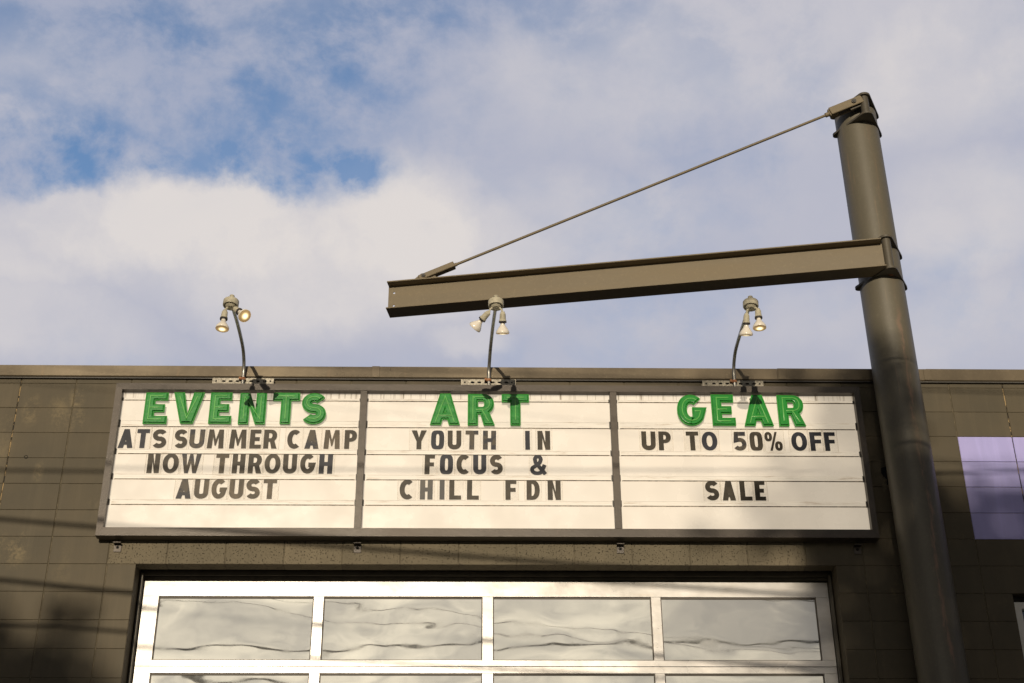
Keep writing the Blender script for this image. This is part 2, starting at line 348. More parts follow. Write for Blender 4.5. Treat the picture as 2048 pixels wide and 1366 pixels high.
def tube(bm, pts, r, n=14, caps=True, mi=0):
    pts = [Vector(p) for p in pts]; rings = []
    for i, p in enumerate(pts):
        d = (pts[min(i + 1, len(pts) - 1)] - pts[max(i - 1, 0)])
        x, y, _ = frame_of(d); rr = r[i] if isinstance(r, (list, tuple)) else r
        rings.append([bm.verts.new(p + (x * math.cos(2 * math.pi * k / n) + y * math.sin(2 * math.pi * k / n)) * rr) for k in range(n)])
    for a, b_ in zip(rings, rings[1:]):
        for k in range(n):
            f = bm.faces.new((a[k], a[(k + 1) % n], b_[(k + 1) % n], b_[k])); f.smooth = True; f.material_index = mi
    if caps:
        f = bm.faces.new(rings[0][::-1]); f.material_index = mi
        f = bm.faces.new(rings[-1]); f.material_index = mi
def lathe(bm, o, axis, prof, n=24, mi=0, closed_end=False):
    """prof: (distance along axis, radius)"""
    o = Vector(o); x, y, d_ = frame_of(Vector(axis)); rings = []
    for (s, r) in prof:
        rings.append([bm.verts.new(o + d_ * s + (x * math.cos(2 * math.pi * k / n) + y * math.sin(2 * math.pi * k / n)) * max(r, 1e-5)) for k in range(n)])
    for a, b_ in zip(rings, rings[1:]):
        for k in range(n):
            f = bm.faces.new((a[k], a[(k + 1) % n], b_[(k + 1) % n], b_[k])); f.material_index = mi
            f.smooth = True
    return rings
def spline(P, n=8):
    P = [Vector(p) for p in P]; out = []
    for i in range(len(P) - 1):
        p0, p1, p2, p3 = P[max(i - 1, 0)], P[i], P[i + 1], P[min(i + 2, len(P) - 1)]
        for k in range(n):
            s = k / n
            out.append(0.5 * ((2 * p1) + (p2 - p0) * s + (2 * p0 - 5 * p1 + 4 * p2 - p3) * s * s + (3 * p1 - p0 - 3 * p2 + p3) * s ** 3))
    return out + [P[-1]]
def prism(bm, pts, z0, z1, mi=0):
    a = [bm.verts.new((x, y, z0)) for x, y in pts]; b_ = [bm.verts.new((x, y, z1)) for x, y in pts]
    n = len(pts); fs = [bm.faces.new(a[::-1]), bm.faces.new(b_)]
    for k in range(n): fs.append(bm.faces.new((a[k], a[(k + 1) % n], b_[(k + 1) % n], b_[k])))
    for f in fs: f.material_index = mi
    return fs
def sharp_shade(o, ang=35):
    me = o.data
    for p in me.polygons: p.use_smooth = True
    try: me.set_sharp_from_angle(angle=R(ang))
    except Exception: pass
def contour_mesh(contours, extrude, bevel=0.0, offset=0.0, res=1):
    cu = bpy.data.curves.new('c', 'CURVE'); cu.dimensions = '2D'; cu.fill_mode = 'BOTH'
    cu.extrude = extrude; cu.bevel_depth = bevel; cu.bevel_resolution = res; cu.offset = offset
    for c_ in contours:
        s = cu.splines.new('POLY'); s.points.add(len(c_) - 1); s.use_cyclic_u = True
        for q, (x, y) in zip(s.points, c_): q.co = (x, y, 0, 1)
    ob = bpy.data.objects.new('c', cu); me = bpy.data.meshes.new_from_object(ob)
    bpy.data.objects.remove(ob); bpy.data.curves.remove(cu)
    return me
def add_contour(bm, contours, x, y, z, extrude, bevel=0.0, offset=0.0, mi=0, res=1):
    """flat shapes standing upright, facing -Y, their middle depth at y"""
    me = contour_mesh(contours, extrude, bevel, offset, res)
    me.transform(Matrix(((1, 0, 0, x), (0, 0, -1, y), (0, 1, 0, z), (0, 0, 0, 1))))
    k = len(bm.faces); bm.from_mesh(me); bpy.data.meshes.remove(me); bm.faces.ensure_lookup_table()
    for f in bm.faces[k:]: f.material_index = mi; f.smooth = False

# ------------------------------------------------------------ ground
def sheet(name, x0, x1, y0, y1, z, m, kind='structure', **kw):
    bm = bmesh.new(); v = [bm.verts.new(q) for q in ((x0, y0, z), (x1, y0, z), (x1, y1, z), (x0, y1, z))]; bm.faces.new(v)
    return mesh_obj(name, bm, m, kind=kind, **kw)
def ground_mat(name, a, c_, sc=2.0, rough=0.85):
    m, t, b = mat(name); P = wpos(t)
    setp(t, b, col=t.mix(t.smooth(t.noise(P, sc, 8, 0.65), 0.35, 0.68), a, c_), rough=rough, nrm=bump(t, t.noise(P, 60, 4), 0.004)); return m
M_asph = ground_mat('asphalt', (0.045, 0.044, 0.043), (0.062, 0.060, 0.057))
M_conc = ground_mat('concrete apron', (0.30, 0.285, 0.25), (0.36, 0.34, 0.30), 1.2)
M_soil = ground_mat('dry verge ground', (0.10, 0.11, 0.05), (0.15, 0.13, 0.08), 0.3)
M_line = ground_mat('road paint', (0.70, 0.68, 0.62), (0.60, 0.58, 0.52), 6)
sheet('ground', -1500, 1500, -1500, 1500, -0.008, M_soil)
sheet('road', -1500, 1500, -23, -14, -0.004, M_asph)
bm = bmesh.new(); box(bm, -60, 60, -14.0, 0.6, -0.30, 0.0); mesh_obj('parking_apron', bm, M_asph, kind='structure')
bm = bmesh.new(); box(bm, -60, 60, -14.15, -14.0, -0.3, 0.10); mesh_obj('kerb', bm, M_conc, kind='structure')
bm = bmesh.new()
for k in range(-20, 20): 
    v = [bm.verts.new(q) for q in ((k * 6, -18.56, 0.0), (k * 6 + 3, -18.56, 0.0), (k * 6 + 3, -18.44, 0.0), (k * 6, -18.44, 0.0))]; bm.faces.new(v)
mesh_obj('road_marking', bm, M_line, kind='structure')

# ------------------------------------------------------------ building
B, H = 0.4064, 0.2032
bld = empty('commercial_building', (3.0, 0, 0), 'low dark grey painted block building with a glazed roller door under a long lit sign', 'building')
DX0, DX1, DZ = 1.5 * B, 13.5 * B, -7 * H       # door opening
WX0, WX1, WZ, WB = 16.5 * B, 19.5 * B, -8 * H, -16 * H
def zc(r): return -r * H
cache = {}
def block_mesh(w, h, dep, m):
    key = (round(w, 4), round(h, 4), dep, m.name)
    if key in cache: return cache[key]
    bm = bmesh.new(); g, cz, cc = 0.0028, 0.0012, 0.0034
    x0, x1, z0, z1 = g, w - g, cz, h - cz
    fr = [bm.verts.new(q) for q in ((x0 + cc, 0, z0 + cc * .7), (x1 - cc, 0, z0 + cc * .7), (x1 - cc, 0, z1 - cc * .7), (x0 + cc, 0, z1 - cc * .7))]
    md = [bm.verts.new(q) for q in ((x0, .0035, z0), (x1, .0035, z0), (x1, .0035, z1), (x0, .0035, z1))]
    bk = [bm.verts.new(q) for q in ((x0, dep, z0), (x1, dep, z0), (x1, dep, z1), (x0, dep, z1))]
    bm.faces.new(fr)
    for a, c_ in ((fr, md), (md, bk)):
        for k in range(4): bm.faces.new((a[k], c_[k], c_[(k + 1) % 4], a[(k + 1) % 4]))
    bm.faces.new(bk[::-1]); bmesh.ops.recalc_face_normals(bm, faces=bm.faces)
    me = bpy.data.meshes.new('block'); bm.to_mesh(me); bm.free(); me.materials.append(m); cache[key] = me
    return me
def put_block(x0, x1, z0, z1, m, dep=0.19):
    if x1 - x0 < 0.02 or z1 - z0 < 0.02: return
    o = bpy.data.objects.new('block', block_mesh(x1 - x0, z1 - z0, dep, m))
    o.location = Vector((x0, random.uniform(-0.0009, 0.0009), Z0 + z0)) - Vector(bld.location)
    link(o, bld)
far = bmesh.new()
for r in range(-1, 35):
    for c_ in range(-22, 36):
        x0, x1, z1, z0 = c_ * B, (c_ + 1) * B, zc(r), zc(r + 1)
        if r == -1: z1 = 0.10
        segs = [(x0, x1)]
        def cut(segs, a, b_):
            o = []
            for s0, s1 in segs:
                if s1 <= a or s0 >= b_: o.append((s0, s1)); continue
                if s0 < a: o.append((s0, a))
                if s1 > b_: o.append((b_, s1))
            return o
        if r >= 7: segs = cut(segs, DX0, DX1)
        if 8 <= r < 16: segs = cut(segs, WX0, WX1)
        near = -2 <= c_ <= 18 and r <= 11
        for s0, s1 in segs:
            m = M_block; dep = 0.19
            if r == 6 and 1 <= c_ <= 12: m = M_lint; dep = 0.105
            if r == 6 and c_ == 13: dep = 0.105
            if c_ >= 16 and 2 <= r < 6: m = M_purple
            if near: put_block(s0, s1, z0, z1, m, dep)
            elif c_ in range(-2, 19) or r <= 14:
                box(far, s0 + .003, s1 - .003, 0.0, 0.19, Z0 + z0 + .0024, Z0 + z1 - .0024, 1 if m is M_purple else 0)
            else:
                box(far, s0 + .003, s1 - .003, 0.0, 0.19, Z0 + z0 + .0024, Z0 + z1 - .0024, 0)
mesh_obj('block', far, [M_block, M_purple], bld, kind='stuff')
bm = bmesh.new(); y0, y1 = 0.0045, 0.17          # mortar core with openings, cells butt end to end
X0, X1 = -22 * B, 36 * B
def core(x0, x1, z0, z1, yb=y1): box(bm, x0, x1, y0, yb, Z0 + z0, Z0 + z1)
core(X0, DX0 - .004, -35 * H, .09); core(DX0 - .004, DX1 + .004, DZ + .004, .09, 0.10)
core(DX1 + .004, WX0 - .004, -35 * H, .09); core(WX0 - .004, WX1 + .004, WZ + .004, .09); core(WX0 - .004, WX1 + .004, -35 * H, WB - .004)
core(WX1 + .004, X1, -35 * H, .09)
mesh_obj('mortar_core', bm, M_mortar, bld)
for cx in (-1, 17):
    bm = bmesh.new(); X = cx * B
    vs = []; n = 60; za, zb = (.055, -2.6)
    for k in range(n + 1):
        z_ = za + (zb - za) * k / n; w = 0.0042 + random.uniform(-0.0015, 0.003) ; y = 0.001 + random.uniform(-.001, .002)
        vs.append([bm.verts.new((X - w, .004, Z0 + z_)), bm.verts.new((X, y, Z0 + z_)), bm.verts.new((X + w, .004, Z0 + z_))])
    for a, c_ in zip(vs, vs[1:]):
        bm.faces.new((a[0], c_[0], c_[1], a[1])); bm.faces.new((a[1], c_[1], c_[2], a[2]))
    mesh_obj('control_joint', bm, M_caulk, bld)
# block header behind the front lintel, reveal returns and rest of the shell
bm = bmesh.new()
box(bm, DX0 - .3, DX1 + .3, 0.285, 0.42, Z0 + DZ + 0.02, Z0 + 0.02)
mesh_obj('inner_header', bm, M_copdark, bld)
bm = bmesh.new()
box(bm, X0, X1, 0.19, 18.0, Z0 - .12, Z0 - .02)
mesh_obj('roof', bm, M_mortar, bld)
bm = bmesh.new()
box(bm, X0, X0 + .19, 0.192, 18.0, 0, Z0 - .122); box(bm, X1 - .19, X1, 0.192, 18.0, 0, Z0 - .122); box(bm, X0 + .19, X1 - .19, 17.8, 18.0, 0, Z0 - .122)
mesh_obj('side_wall', bm, M_block, bld)
bm = bmesh.new(); box(bm, X0 + .2, X1 - .2, 0.45, 17.7, -0.05, 0.012); mesh_obj('inner_floor', bm, M_conc, bld)
bm = bmesh.new(); box(bm, X0 + .2, DX0 - .3, 0.4, .44, 0.02, Z0 - .13); box(bm, DX1 + .3, WX0 - .1, 0.4, .44, 0.02, Z0 - .13); box(bm, WX1 + .1, X1 - .2, 0.4, .44, 0.02, Z0 - .13)
mesh_obj('inner_lining', bm, M_copdark, bld)
# coping: three visible lengths, laps at the seams
cs = [(-8.9, -3.75, 0), (-3.75, -.77, 0), (-0.77, 2.235, 0), (2.235, 5.215, .003), (5.215, 6.34, .006), (6.34, 9.5, .008), (9.5, 14.6, .004)]
for (a, c_, dz) in cs:
    bm = bmesh.new(); zt, zb = Z0 + 0.138 + dz, Z0 + 0.048
    yf = -0.030 - (0.0015 if c_ < 3 else 0)
    prof = [(0.24, zt - 0.006), (yf, zt), (yf - .001, zb + .004), (yf + .007, zb - .004), (yf + .007, zb + .012), (0.24, zb + .03)]
    a1, c1 = a + 0.0012, c_ - 0.0012
    L1 = [bm.verts.new((a1, y, z_)) for y, z_ in prof]; L2 = [bm.verts.new((c1, y, z_)) for y, z_ in prof]
    n = len(prof); bm.faces.new(L1); bm.faces.new(L2[::-1])
    for k in range(n): 
        f = bm.faces.new((L1[k], L2[k], L2[(k + 1) % n], L1[(k + 1) % n]))
    bmesh.ops.recalc_face_normals(bm, faces=bm.faces)
    mesh_obj('coping_section', bm, M_coping, bld)
bm = bmesh.new(); box(bm, X0, X1, -0.021, 0.0, Z0 + .036, Z0 + .053); mesh_obj('drip_edge', bm, M_copdark, bld)
for (sx_, sz_, lx) in ((2.195, .088, .0), (5.235, .095, .0), (6.33, .09, 0)):
    bm = bmesh.new(); box(bm, sx_ - .012, sx_ + .045, -.0345, -.0305, Z0 + .050, Z0 + .1425, bev=.001); mesh_obj('seam_cover', bm, M_coping, bld)
# small things on the wall
bm = bmesh.new(); lathe(bm, (-0.278, 0.002, Z0 - .604), (0, -1, 0), [(0, .0), (0, .013), (0.004, .014), (0.004, .0105), (-.001, .0105), (-.001, 0)], 16)
mesh_obj('pipe_hole', bm, M_black, bld)
bm = bmesh.new()
pp = [(5.905, -.665), (5.93, -.655), (5.96, -.66), (5.985, -.70), (5.98, -.76), (5.955, -.79), (5.93, -.80), (5.935, -.755), (5.912, -.73), (5.90, -.70)]
add_contour(bm, [pp], 0, -0.0016, Z0, 0.0010); mesh_obj('broken_patch', bm, M_black, bld)
bm = bmesh.new()
add_contour(bm, [[(5.915, -.74), (5.93, -.725), (5.95, -.77), (5.97, -.80), (5.99, -.86), (5.95, -.87), (5.925, -.83), (5.90, -.87), (5.895, -.80)]], 0, -0.0008, Z0, 0.0006)
mesh_obj('broken_patch', bm, M_mortar, bld)

# roller door
Y = 0.200
door_m = bmesh.new()
box(door_m, DX0 + .003, DX0 + .021, .150, .205, 0.0, Z0 + DZ - .004, bev=.002)
box(door_m, DX1 - .021, DX1 - .003, .150, .205, 0.0, Z0 + DZ - .004, bev=.002)
box(door_m, DX0 + .025, DX1 - .025, .172, .185, Z0 + DZ - .014, Z0 + DZ + .015)
box(door_m, DX0 - .2, DX1 + .2, .208, .28, Z0 + DZ - .030, Z0 + DZ + .25)
door = mesh_obj('garage_door', door_m, M_plate, bld)
secz = [-1.470, -2.087]; 
while Z0 + secz[-1] - 0.60 > 0.35: secz.append(secz[-1] - 0.6165)
secz.append(-Z0 + 0.02)
panes = [(0.747, 1.831), (1.901, 3.014), (3.088, 4.202), (4.269, 5.370)]
xl, xr = DX0 + .028, DX1 - .024
for k in range(len(secz) - 1):
    zt, zb = Z0 + secz[k] - (0.0015 if k else 0), Z0 + secz[k + 1] + .0015
    top = 0.112 if k == 0 else 0.047; bot = 0.043
    bm = bmesh.new(); ya, yb = Y, Y + .045
    box(bm, xl, xr, ya, yb, zt - top, zt, bev=.0015)
    box(bm, xl, xr, ya, yb, zb, zb + bot, bev=.0015)
    xs = [xl] + [v for p_ in panes for v in p_] + [xr]
    for a, c_ in zip(xs[0::2], xs[1::2]): box(bm, a, c_, ya + .0008, yb, zb + bot, zt - top, bev=.001)
    if k == 0:
        pass
    sec = mesh_obj('door_section', bm, M_alu, door)
    for (a, c_) in panes:
        p0, p1 = zb + bot, zt - top
        bm = bmesh.new(); g = .0075
        for q in ((a, a + g, p0, p1), (c_ - g, c_, p0, p1), (a + g, c_ - g, p0, p0 + g), (a + g, c_ - g, p1 - g * 1.3, p1)):
            box(bm, q[0] + .0004, q[1] - .0004, Y + .012, Y + .03, q[2] + .0004, q[3] - .0004)
        mesh_obj('glazing_bead', bm, M_gasket, door)
        bm = bmesh.new(); box(bm, a + g * .6, c_ - g * .6, Y + .019, Y + .024, p0 + g * .6, p1 - g * .6)
        mesh_obj('glass_pane', bm, M_glass, door)
# window at the right
wm = bmesh.new(); wt = Z0 + WZ - .045; wb = Z0 + WB + .02
for q in ((WX0 + .004, WX0 + .060, wb, wt), (WX1 - .060, WX1 - .004, wb, wt), (WX0 + .060, WX1 - .060, wb, wb + .055), (WX0 + .060, WX1 - .060, wt - .05, wt), (WX0 + .60, WX0 + .65, wb + .055, wt - .05)):
    box(wm, q[0], q[1], .045, .10, q[2] + .0002, q[3] - .0002, bev=.003)
win = mesh_obj('window', wm, M_white, bld)
for (a, c_) in ((WX0 + .06, WX0 + .60), (WX0 + .65, WX1 - .06)):
    for (p0, p1) in ((wb + .055, wt - .30), (wt - .285, wt - .05)):
        bm = bmesh.new(); box(bm, a, c_, .080, .086, p0, p1); mesh_obj('glass_pane', bm, M_wglass, win)
bm = bmesh.new(); box(bm, WX0 + .06, WX1 - .06, .066, .095, wt - .30, wt - .285); mesh_obj('glazing_bar', bm, M_copdark, win)
bm = bmesh.new(); box(bm, WX0 + .004, WX1 - .004, .06, .18, wt, Z0 + WZ - .002); mesh_obj('head_shadow_strip', bm, M_black, win)  # black strip standing in for the shadow under the window head

# ------------------------------------------------------------ sign
sign = empty('marquee_sign', (3.06, 0, Z0 - 1.25), 'long white three panel marquee sign in a dark bronze frame above the roller door', 'sign')
SX0, SX1, SZ1, SZ0 = .323, 5.797, -.047, -1.252
fm = bmesh.new(); fy0, fy1 = -0.100, -0.0370
def mitre(bm, x0, x1, z0, z1, l, r_, bt, tp, ya, yb):
    o = [(x0, z0), (x1, z0), (x1, z1), (x0, z1)]; i_ = [(x0 + l, z0 + bt), (x1 - r_, z0 + bt), (x1 - r_, z1 - tp), (x0 + l, z1 - tp)]
    for k in range(4):
        q = [o[k], o[(k + 1) % 4], i_[(k + 1) % 4], i_[k]]
        # each length slightly shortened so the mitre shows
        cx = sum(p_[0] for p_ in q) / 4; cz = sum(p_[1] for p_ in q) / 4
        q2 = [(p_[0] + (cx - p_[0]) * .0003, p_[1] + (cz - p_[1]) * .0003) for p_ in q]
        a = [bm.verts.new((p_[0], ya, p_[1])) for p_ in q2]; b_ = [bm.verts.new((p_[0], yb, p_[1])) for p_ in q2]
        fs = [bm.faces.new(a), bm.faces.new(b_[::-1])]
        for j in range(4): fs.append(bm.faces.new((a[j], b_[j], b_[(j + 1) % 4], a[(j + 1) % 4])))
        bmesh.ops.recalc_face_normals(bm, faces=fs)
mitre(fm, SX0, SX1, Z0 + SZ0, Z0 + SZ1, .047, .043, .062, .052, fy0, fy1)
mesh_obj('frame', fm, M_frame, sign)
bm = bmesh.new(); box(bm, SX0 + .008, SX1 - .008, -.0365, -.0022, Z0 + SZ0 + .003, Z0 + SZ1 - .010); mesh_obj('sign_cabinet', bm, M_plate, sign)
for mx_ in (2.137, 3.968):
    bm = bmesh.new(); box(bm, mx_ - .025, mx_ + .025, -.0985, -.0375, Z0 + SZ0 + .063, Z0 + SZ1 - .053, bev=.0015); mesh_obj('mullion', bm, M_frame, sign)
PX = [(SX0 + .047, 2.112), (2.162, 3.943), (3.993, SX1 - .043)]
PZ0, PZ1 = SZ0 + .062, SZ1 - .052
TR = [(-.145, -.160), (-.328, -.377), (-.561, -.595), (-.757, -.795), (-.956, -.993)]
for (a, c_) in PX:
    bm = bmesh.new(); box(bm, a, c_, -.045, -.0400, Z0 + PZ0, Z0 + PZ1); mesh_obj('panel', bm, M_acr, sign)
    for (zt, zb) in TR:
        a1, c1 = a + .012 + random.uniform(0, .012), c_ - .006 - random.uniform(0, .01)
        bm = bmesh.new()
        # profiled rail: top lip, flat face, bottom lip, thin grime ledges
        ys = -.0455
        pr = [(zt, ys), (zt, ys - .007), (zt - .0035, ys - .0075), (zt - .005, ys - .004), (zb + .006, ys - .004), (zb + .0045, ys - .0085), (zb, ys - .008), (zb, ys)]
        La = [bm.verts.new((a1, y, Z0 + q)) for q, y in pr]; Lb = [bm.verts.new((c1, y, Z0 + q)) for q, y in pr]
        n = len(pr); bm.faces.new(La); bm.faces.new(Lb[::-1])
        for k in range(n):
            f = bm.faces.new((La[k], La[(k + 1) % n], Lb[(k + 1) % n], Lb[k])); f.material_index = 1 if k in (0, 7, 6) else 0
        bmesh.ops.recalc_face_normals(bm, faces=bm.faces)
        box(bm, a1 - .004, c1, ys - .0012, ys, Z0 + zb - .0042, Z0 + zb - .0004, 1)
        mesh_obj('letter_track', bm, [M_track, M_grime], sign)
    # bottom grime ledge and side gaskets
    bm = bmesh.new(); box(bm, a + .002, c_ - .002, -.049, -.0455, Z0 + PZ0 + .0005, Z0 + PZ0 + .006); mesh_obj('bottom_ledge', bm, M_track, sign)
    # small dark clips where the rails end at the frame
    bm = bmesh.new()
    for (zt, zb) in TR:
        for xx in (a + .001, c_ - .008): box(bm, xx, xx + .007, -.056, -.0455, Z0 + zb - .006, Z0 + zt + .002)
    mesh_obj('track_clip', bm, M_copdark, sign, kind='stuff')
for tx in (.466, 2.137, 3.981, 5.655):
    bm = bmesh.new(); box(bm, tx - .026, tx + .026, -.0075, -.0010, Z0 - 1.336, Z0 - 1.275, bev=.001); box(bm, tx - .026, tx + .026, -.0500, -.0078, Z0 - 1.283, Z0 - 1.278)
    tb = mesh_obj('mounting_tab', bm, M_frame, sign)
    bm = bmesh.new(); lathe(bm, (tx, -.0075, Z0 - 1.303), (0, -1, 0), [(0, .011), (.0035, .011), (.0035, .007), (.009, .007), (.009, 0)], 8); mesh_obj('bolt', bm, M_black, tb)

# ------------------------------------------------------------ lettering
def ribbon(path, t_):
    n = len(path); L = []; Rr = []
    for i in range(n):
        p = Vector(path[i])
        d0 = (p - Vector(path[i - 1])).normalized() if i > 0 else None
        d1 = (Vector(path[i + 1]) - p).normalized() if i < n - 1 else None
        d0 = d0 or d1; d1 = d1 or d0
        n0 = Vector((-d0.y, d0.x)); n1 = Vector((-d1.y, d1.x)); m = (n0 + n1).normalized(); k = t_ / 2 / max(0.35, m.dot(n0))
        L.append(tuple(p + m * k)); Rr.append(tuple(p - m * k))
    return L + Rr[::-1]
def arc(cx, cy, rx, ry, a0, a1, n=16, e=2.0):
    o = []
    for k in range(n + 1):
        a = R(a0 + (a1 - a0) * k / n); c_, s_ = math.cos(a), math.sin(a)
        o.append((cx + rx * math.copysign(abs(c_) ** (2 / e), c_), cy + ry * math.copysign(abs(s_) ** (2 / e), s_)))
    return o
def glyph(ch, w, t_):
    """returns layers (lists of contours) and skeleton lines; height 1"""
    h = t_ / 2; sk = []
    if ch == 'A':
        tw = t_ * 1.05; Ls = (w / 2 - tw / 2); k = t_ * 1.08; ci = lambda y: Ls * y + k
        y0, y1, ya = .17, .17 + t_ * .72, (w / 2 - k) / Ls
        ya = min(ya, .84)
        c = [[(0, 0), (Ls, 1), (w - Ls, 1), (w, 0), (w - k, 0), (w - ci(y0), y0), (ci(y0), y0), (k, 0)], [(ci(y1), y1), (w - ci(y1), y1), (w / 2, ya)]]
        sk = [[(h * 1.1, h * .5), (w / 2, .90), (w - h * 1.1, h * .5)], [(Ls * .27 + h, .17 + t_ * .36), (w - Ls * .27 - h, .17 + t_ * .36)]]
    elif ch == 'T':
        c = [[(w / 2 - h, 0), (w / 2 - h, 1 - t_ * .88), (0, 1 - t_ * .88), (0, 1), (w, 1), (w, 1 - t_ * .88), (w / 2 + h, 1 - t_ * .88), (w / 2 + h, 0)]]
        sk = [[(h, 1 - h * .88), (w - h, 1 - h * .88)], [(w / 2, 1 - h * .88), (w / 2, h)]]
    elif ch == 'E':
        b_ = t_ * .86; c = [[(0, 0), (0, 1), (w * .96, 1), (w * .96, 1 - b_), (t_, 1 - b_), (t_, .5 + b_ / 2), (w * .86, .5 + b_ / 2), (w * .86, .5 - b_ / 2), (t_, .5 - b_ / 2), (t_, b_), (w, b_), (w, 0)]]
        sk = [[(w * .96 - h, 1 - b_ / 2), (h, 1 - b_ / 2), (h, b_ / 2), (w - h, b_ / 2)], [(h, .5), (w * .86 - h, .5)]]
    elif ch == 'F':
        b_ = t_ * .84; c = [[(0, 0), (0, 1), (w, 1), (w, 1 - b_), (t_, 1 - b_), (t_, .5 + b_ / 2), (w * .92, .5 + b_ / 2), (w * .92, .5 - b_ / 2), (t_, .5 - b_ / 2), (t_, 0)]]
    elif ch == 'L': c = [[(0, 0), (0, 1), (t_, 1), (t_, t_ * .86), (w, t_ * .86), (w, 0)]]
    elif ch == 'I': c = [[(0, 0), (0, 1), (w, 1), (w, 0)]]
    elif ch == 'H':
        b_ = t_ * .42; c = [[(0, 0), (0, 1), (t_, 1), (t_, .5 + b_), (w - t_, .5 + b_), (w - t_, 1), (w, 1), (w, 0), (w - t_, 0), (w - t_, .5 - b_), (t_, .5 - b_), (t_, 0)]]
    elif ch == 'N':
        q = .40 if t_ < .26 else .42
        c = [[(0, 0), (0, 1), (t_ * .98, 1), (w - t_, q), (w - t_, 1), (w, 1), (w, 0), (w - t_ * .98, 0), (t_, 1 - q), (t_, 0)]]
        sk = [[(h, h), (h, 1 - h), (w - h, h), (w - h, 1 - h)]]
    elif ch == 'M':
        c = [[(0, 0), (w * .06, 1), (w * .06 + t_ * .9, 1), (w / 2, .48), (w - w * .06 - t_ * .9, 1), (w - w * .06, 1), (w, 0), (w - t_, 0), (w - t_ - w * .03, .60), (w / 2 + .03, .14), (w / 2 - .03, .14), (t_ + w * .03, .60), (t_, 0)]]
    elif ch == 'W':
        c = [[(0, 1), (t_ * .95, 1), (.305 * w, .36), (.425 * w, 1), (.575 * w, 1), (.695 * w, .36), (w - t_ * .95, 1), (w, 1), (.80 * w, 0), (.61 * w, 0), (.5 * w, .52), (.39 * w, 0), (.20 * w, 0)]]
    elif ch == 'V':
        c = [[(0, 1), (t_ * 1.06, 1), (w / 2, t_ * 1.02), (w - t_ * 1.06, 1), (w, 1), (w / 2 + t_ * .62, 0), (w / 2 - t_ * .62, 0)]]
        sk = [[(h * 1.25, 1 - h), (w / 2, h * 1.05), (w - h * 1.25, 1 - h)]]
    elif ch == 'Y':
        c = [[(0, 1), (t_ * 1.12, 1), (w / 2, .62), (w - t_ * 1.12, 1), (w, 1), (w / 2 + h, .42), (w / 2 + h, 0), (w / 2 - h, 0), (w / 2 - h, .42)]]
    elif ch == 'O': c = [arc(w / 2, .5, w / 2, .5, 0, 352, 44, 2.15), arc(w / 2, .5, w / 2 - t_, .5 - t_ * .84, 0, 352, 44, 2.15)]
    elif ch in '0Q': c = [arc(w / 2, .5, w / 2, .5, 0, 352, 44, 3.6), arc(w / 2, .5, w / 2 - t_, .5 - t_ * .8, 0, 352, 44, 3.4)]
    elif ch == 'U': c = [ribbon([(h, 1)] + arc(w / 2, w / 2 - h * 0 , w / 2 - h, w / 2 - h, 180, 360, 18, 2.3) + [(w - h, 1)], t_)]
    elif ch == 'C':
        c = [ribbon(arc(w / 2 + .03, .5, w / 2 + .03 - h, .5 - h, 52, 308, 30, 2.1), t_)]
    elif ch == 'G':
        P_ = arc(w / 2, .5, w / 2 - h, .5 - h, 48, 322, 32, 2.15) + [(w - h, .45), (w * .54, .45)]
        c = [ribbon(P_, t_ * .97)]; sk = [arc(w / 2, .5, w / 2 - h, .5 - h, 55, 322, 32, 2.15) + [(w - h, .45), (w * .62, .45)]]
    elif ch == 'S':
        ry = (1 - t_) / 4
        P_ = arc(w / 2, 1 - h - ry, w / 2 - h, ry, 28, 270, 20, 2.1)[:-1] + arc(w / 2, h + ry, w / 2 - h, ry, 90, -150, 20, 2.1)
        c = [ribbon(P_, t_ * .97)]; sk = [P_[1:-1]]
    elif ch == 'P':
        yb = .38; ry = (1 - yb) / 2; rx = min(ry, w - t_)
        o = [(0, 0), (0, 1), (w - rx, 1)] + arc(w - rx, 1 - ry, rx, ry, 80, -80, 14, 2.2) + [(w - rx, yb), (t_, yb), (t_, 0)]
        k = t_ * .8; c = [o, [(t_, yb + k), (t_, 1 - k)] + arc(w - rx, 1 - ry, rx - t_, ry - k, 85, -85, 10, 2.2)]
    elif ch == 'R':
        yb = .36; ry = (1 - yb) / 2; rx = min(ry, w * .5); wr = w * .97
        o = [(0, 0), (0, 1), (wr - rx, 1)] + arc(wr - rx, 1 - ry, rx, ry, 80, -42, 12, 2.2) + [(w * .80, .41), (w, 0), (w - t_ * 1.08, 0), (w * .47, yb), (t_, yb), (t_, 0)]
        k = t_ * .78; c = [o, [(t_, yb + k), (t_, 1 - k)] + arc(wr - rx, 1 - ry, max(.02, rx - t_ * .95), ry - k, 85, -85, 10, 2.2)]
        sk = [[(h, h), (h, 1 - k / 2), (wr - rx, 1 - k / 2)] + arc(wr - rx, 1 - ry, rx - h * .9, ry - k / 2, 80, -80, 10, 2.2) + [(h * 1.6, yb + k / 2)], [(w * .52, yb + k / 2), (w - h * 1.2, h * .7)]]
    elif ch == 'D':
        c = [[(0, 0), (0, 1), (w * .42, 1)] + arc(w * .42, .5, w * .58, .5, 82, -82, 18, 2.3) + [(w * .42, 0)],
             [(t_, t_ * .82), (t_, 1 - t_ * .82)] + arc(w * .42, .5, w * .58 - t_, .5 - t_ * .82, 86, -86, 16, 2.3)]
    elif ch == '5':
        k = t_ * .9; P_ = [(w * .95, 1 - k / 2), (w * .20, 1 - k / 2), (w * .15, .54)] + arc(w * .44, .34, w * .56 - k / 2, .34 - k / 2, 105, -145, 22, 2.2)
        c = [ribbon(P_, k)]
    elif ch == '%':
        k = t_ * .62
        def ring(cx, cy): return [arc(cx, cy, .22 * w, .25, 0, 350, 28, 2.3), arc(cx, cy, .22 * w - k, .25 - k * .95, 0, 350, 28, 2.3)]
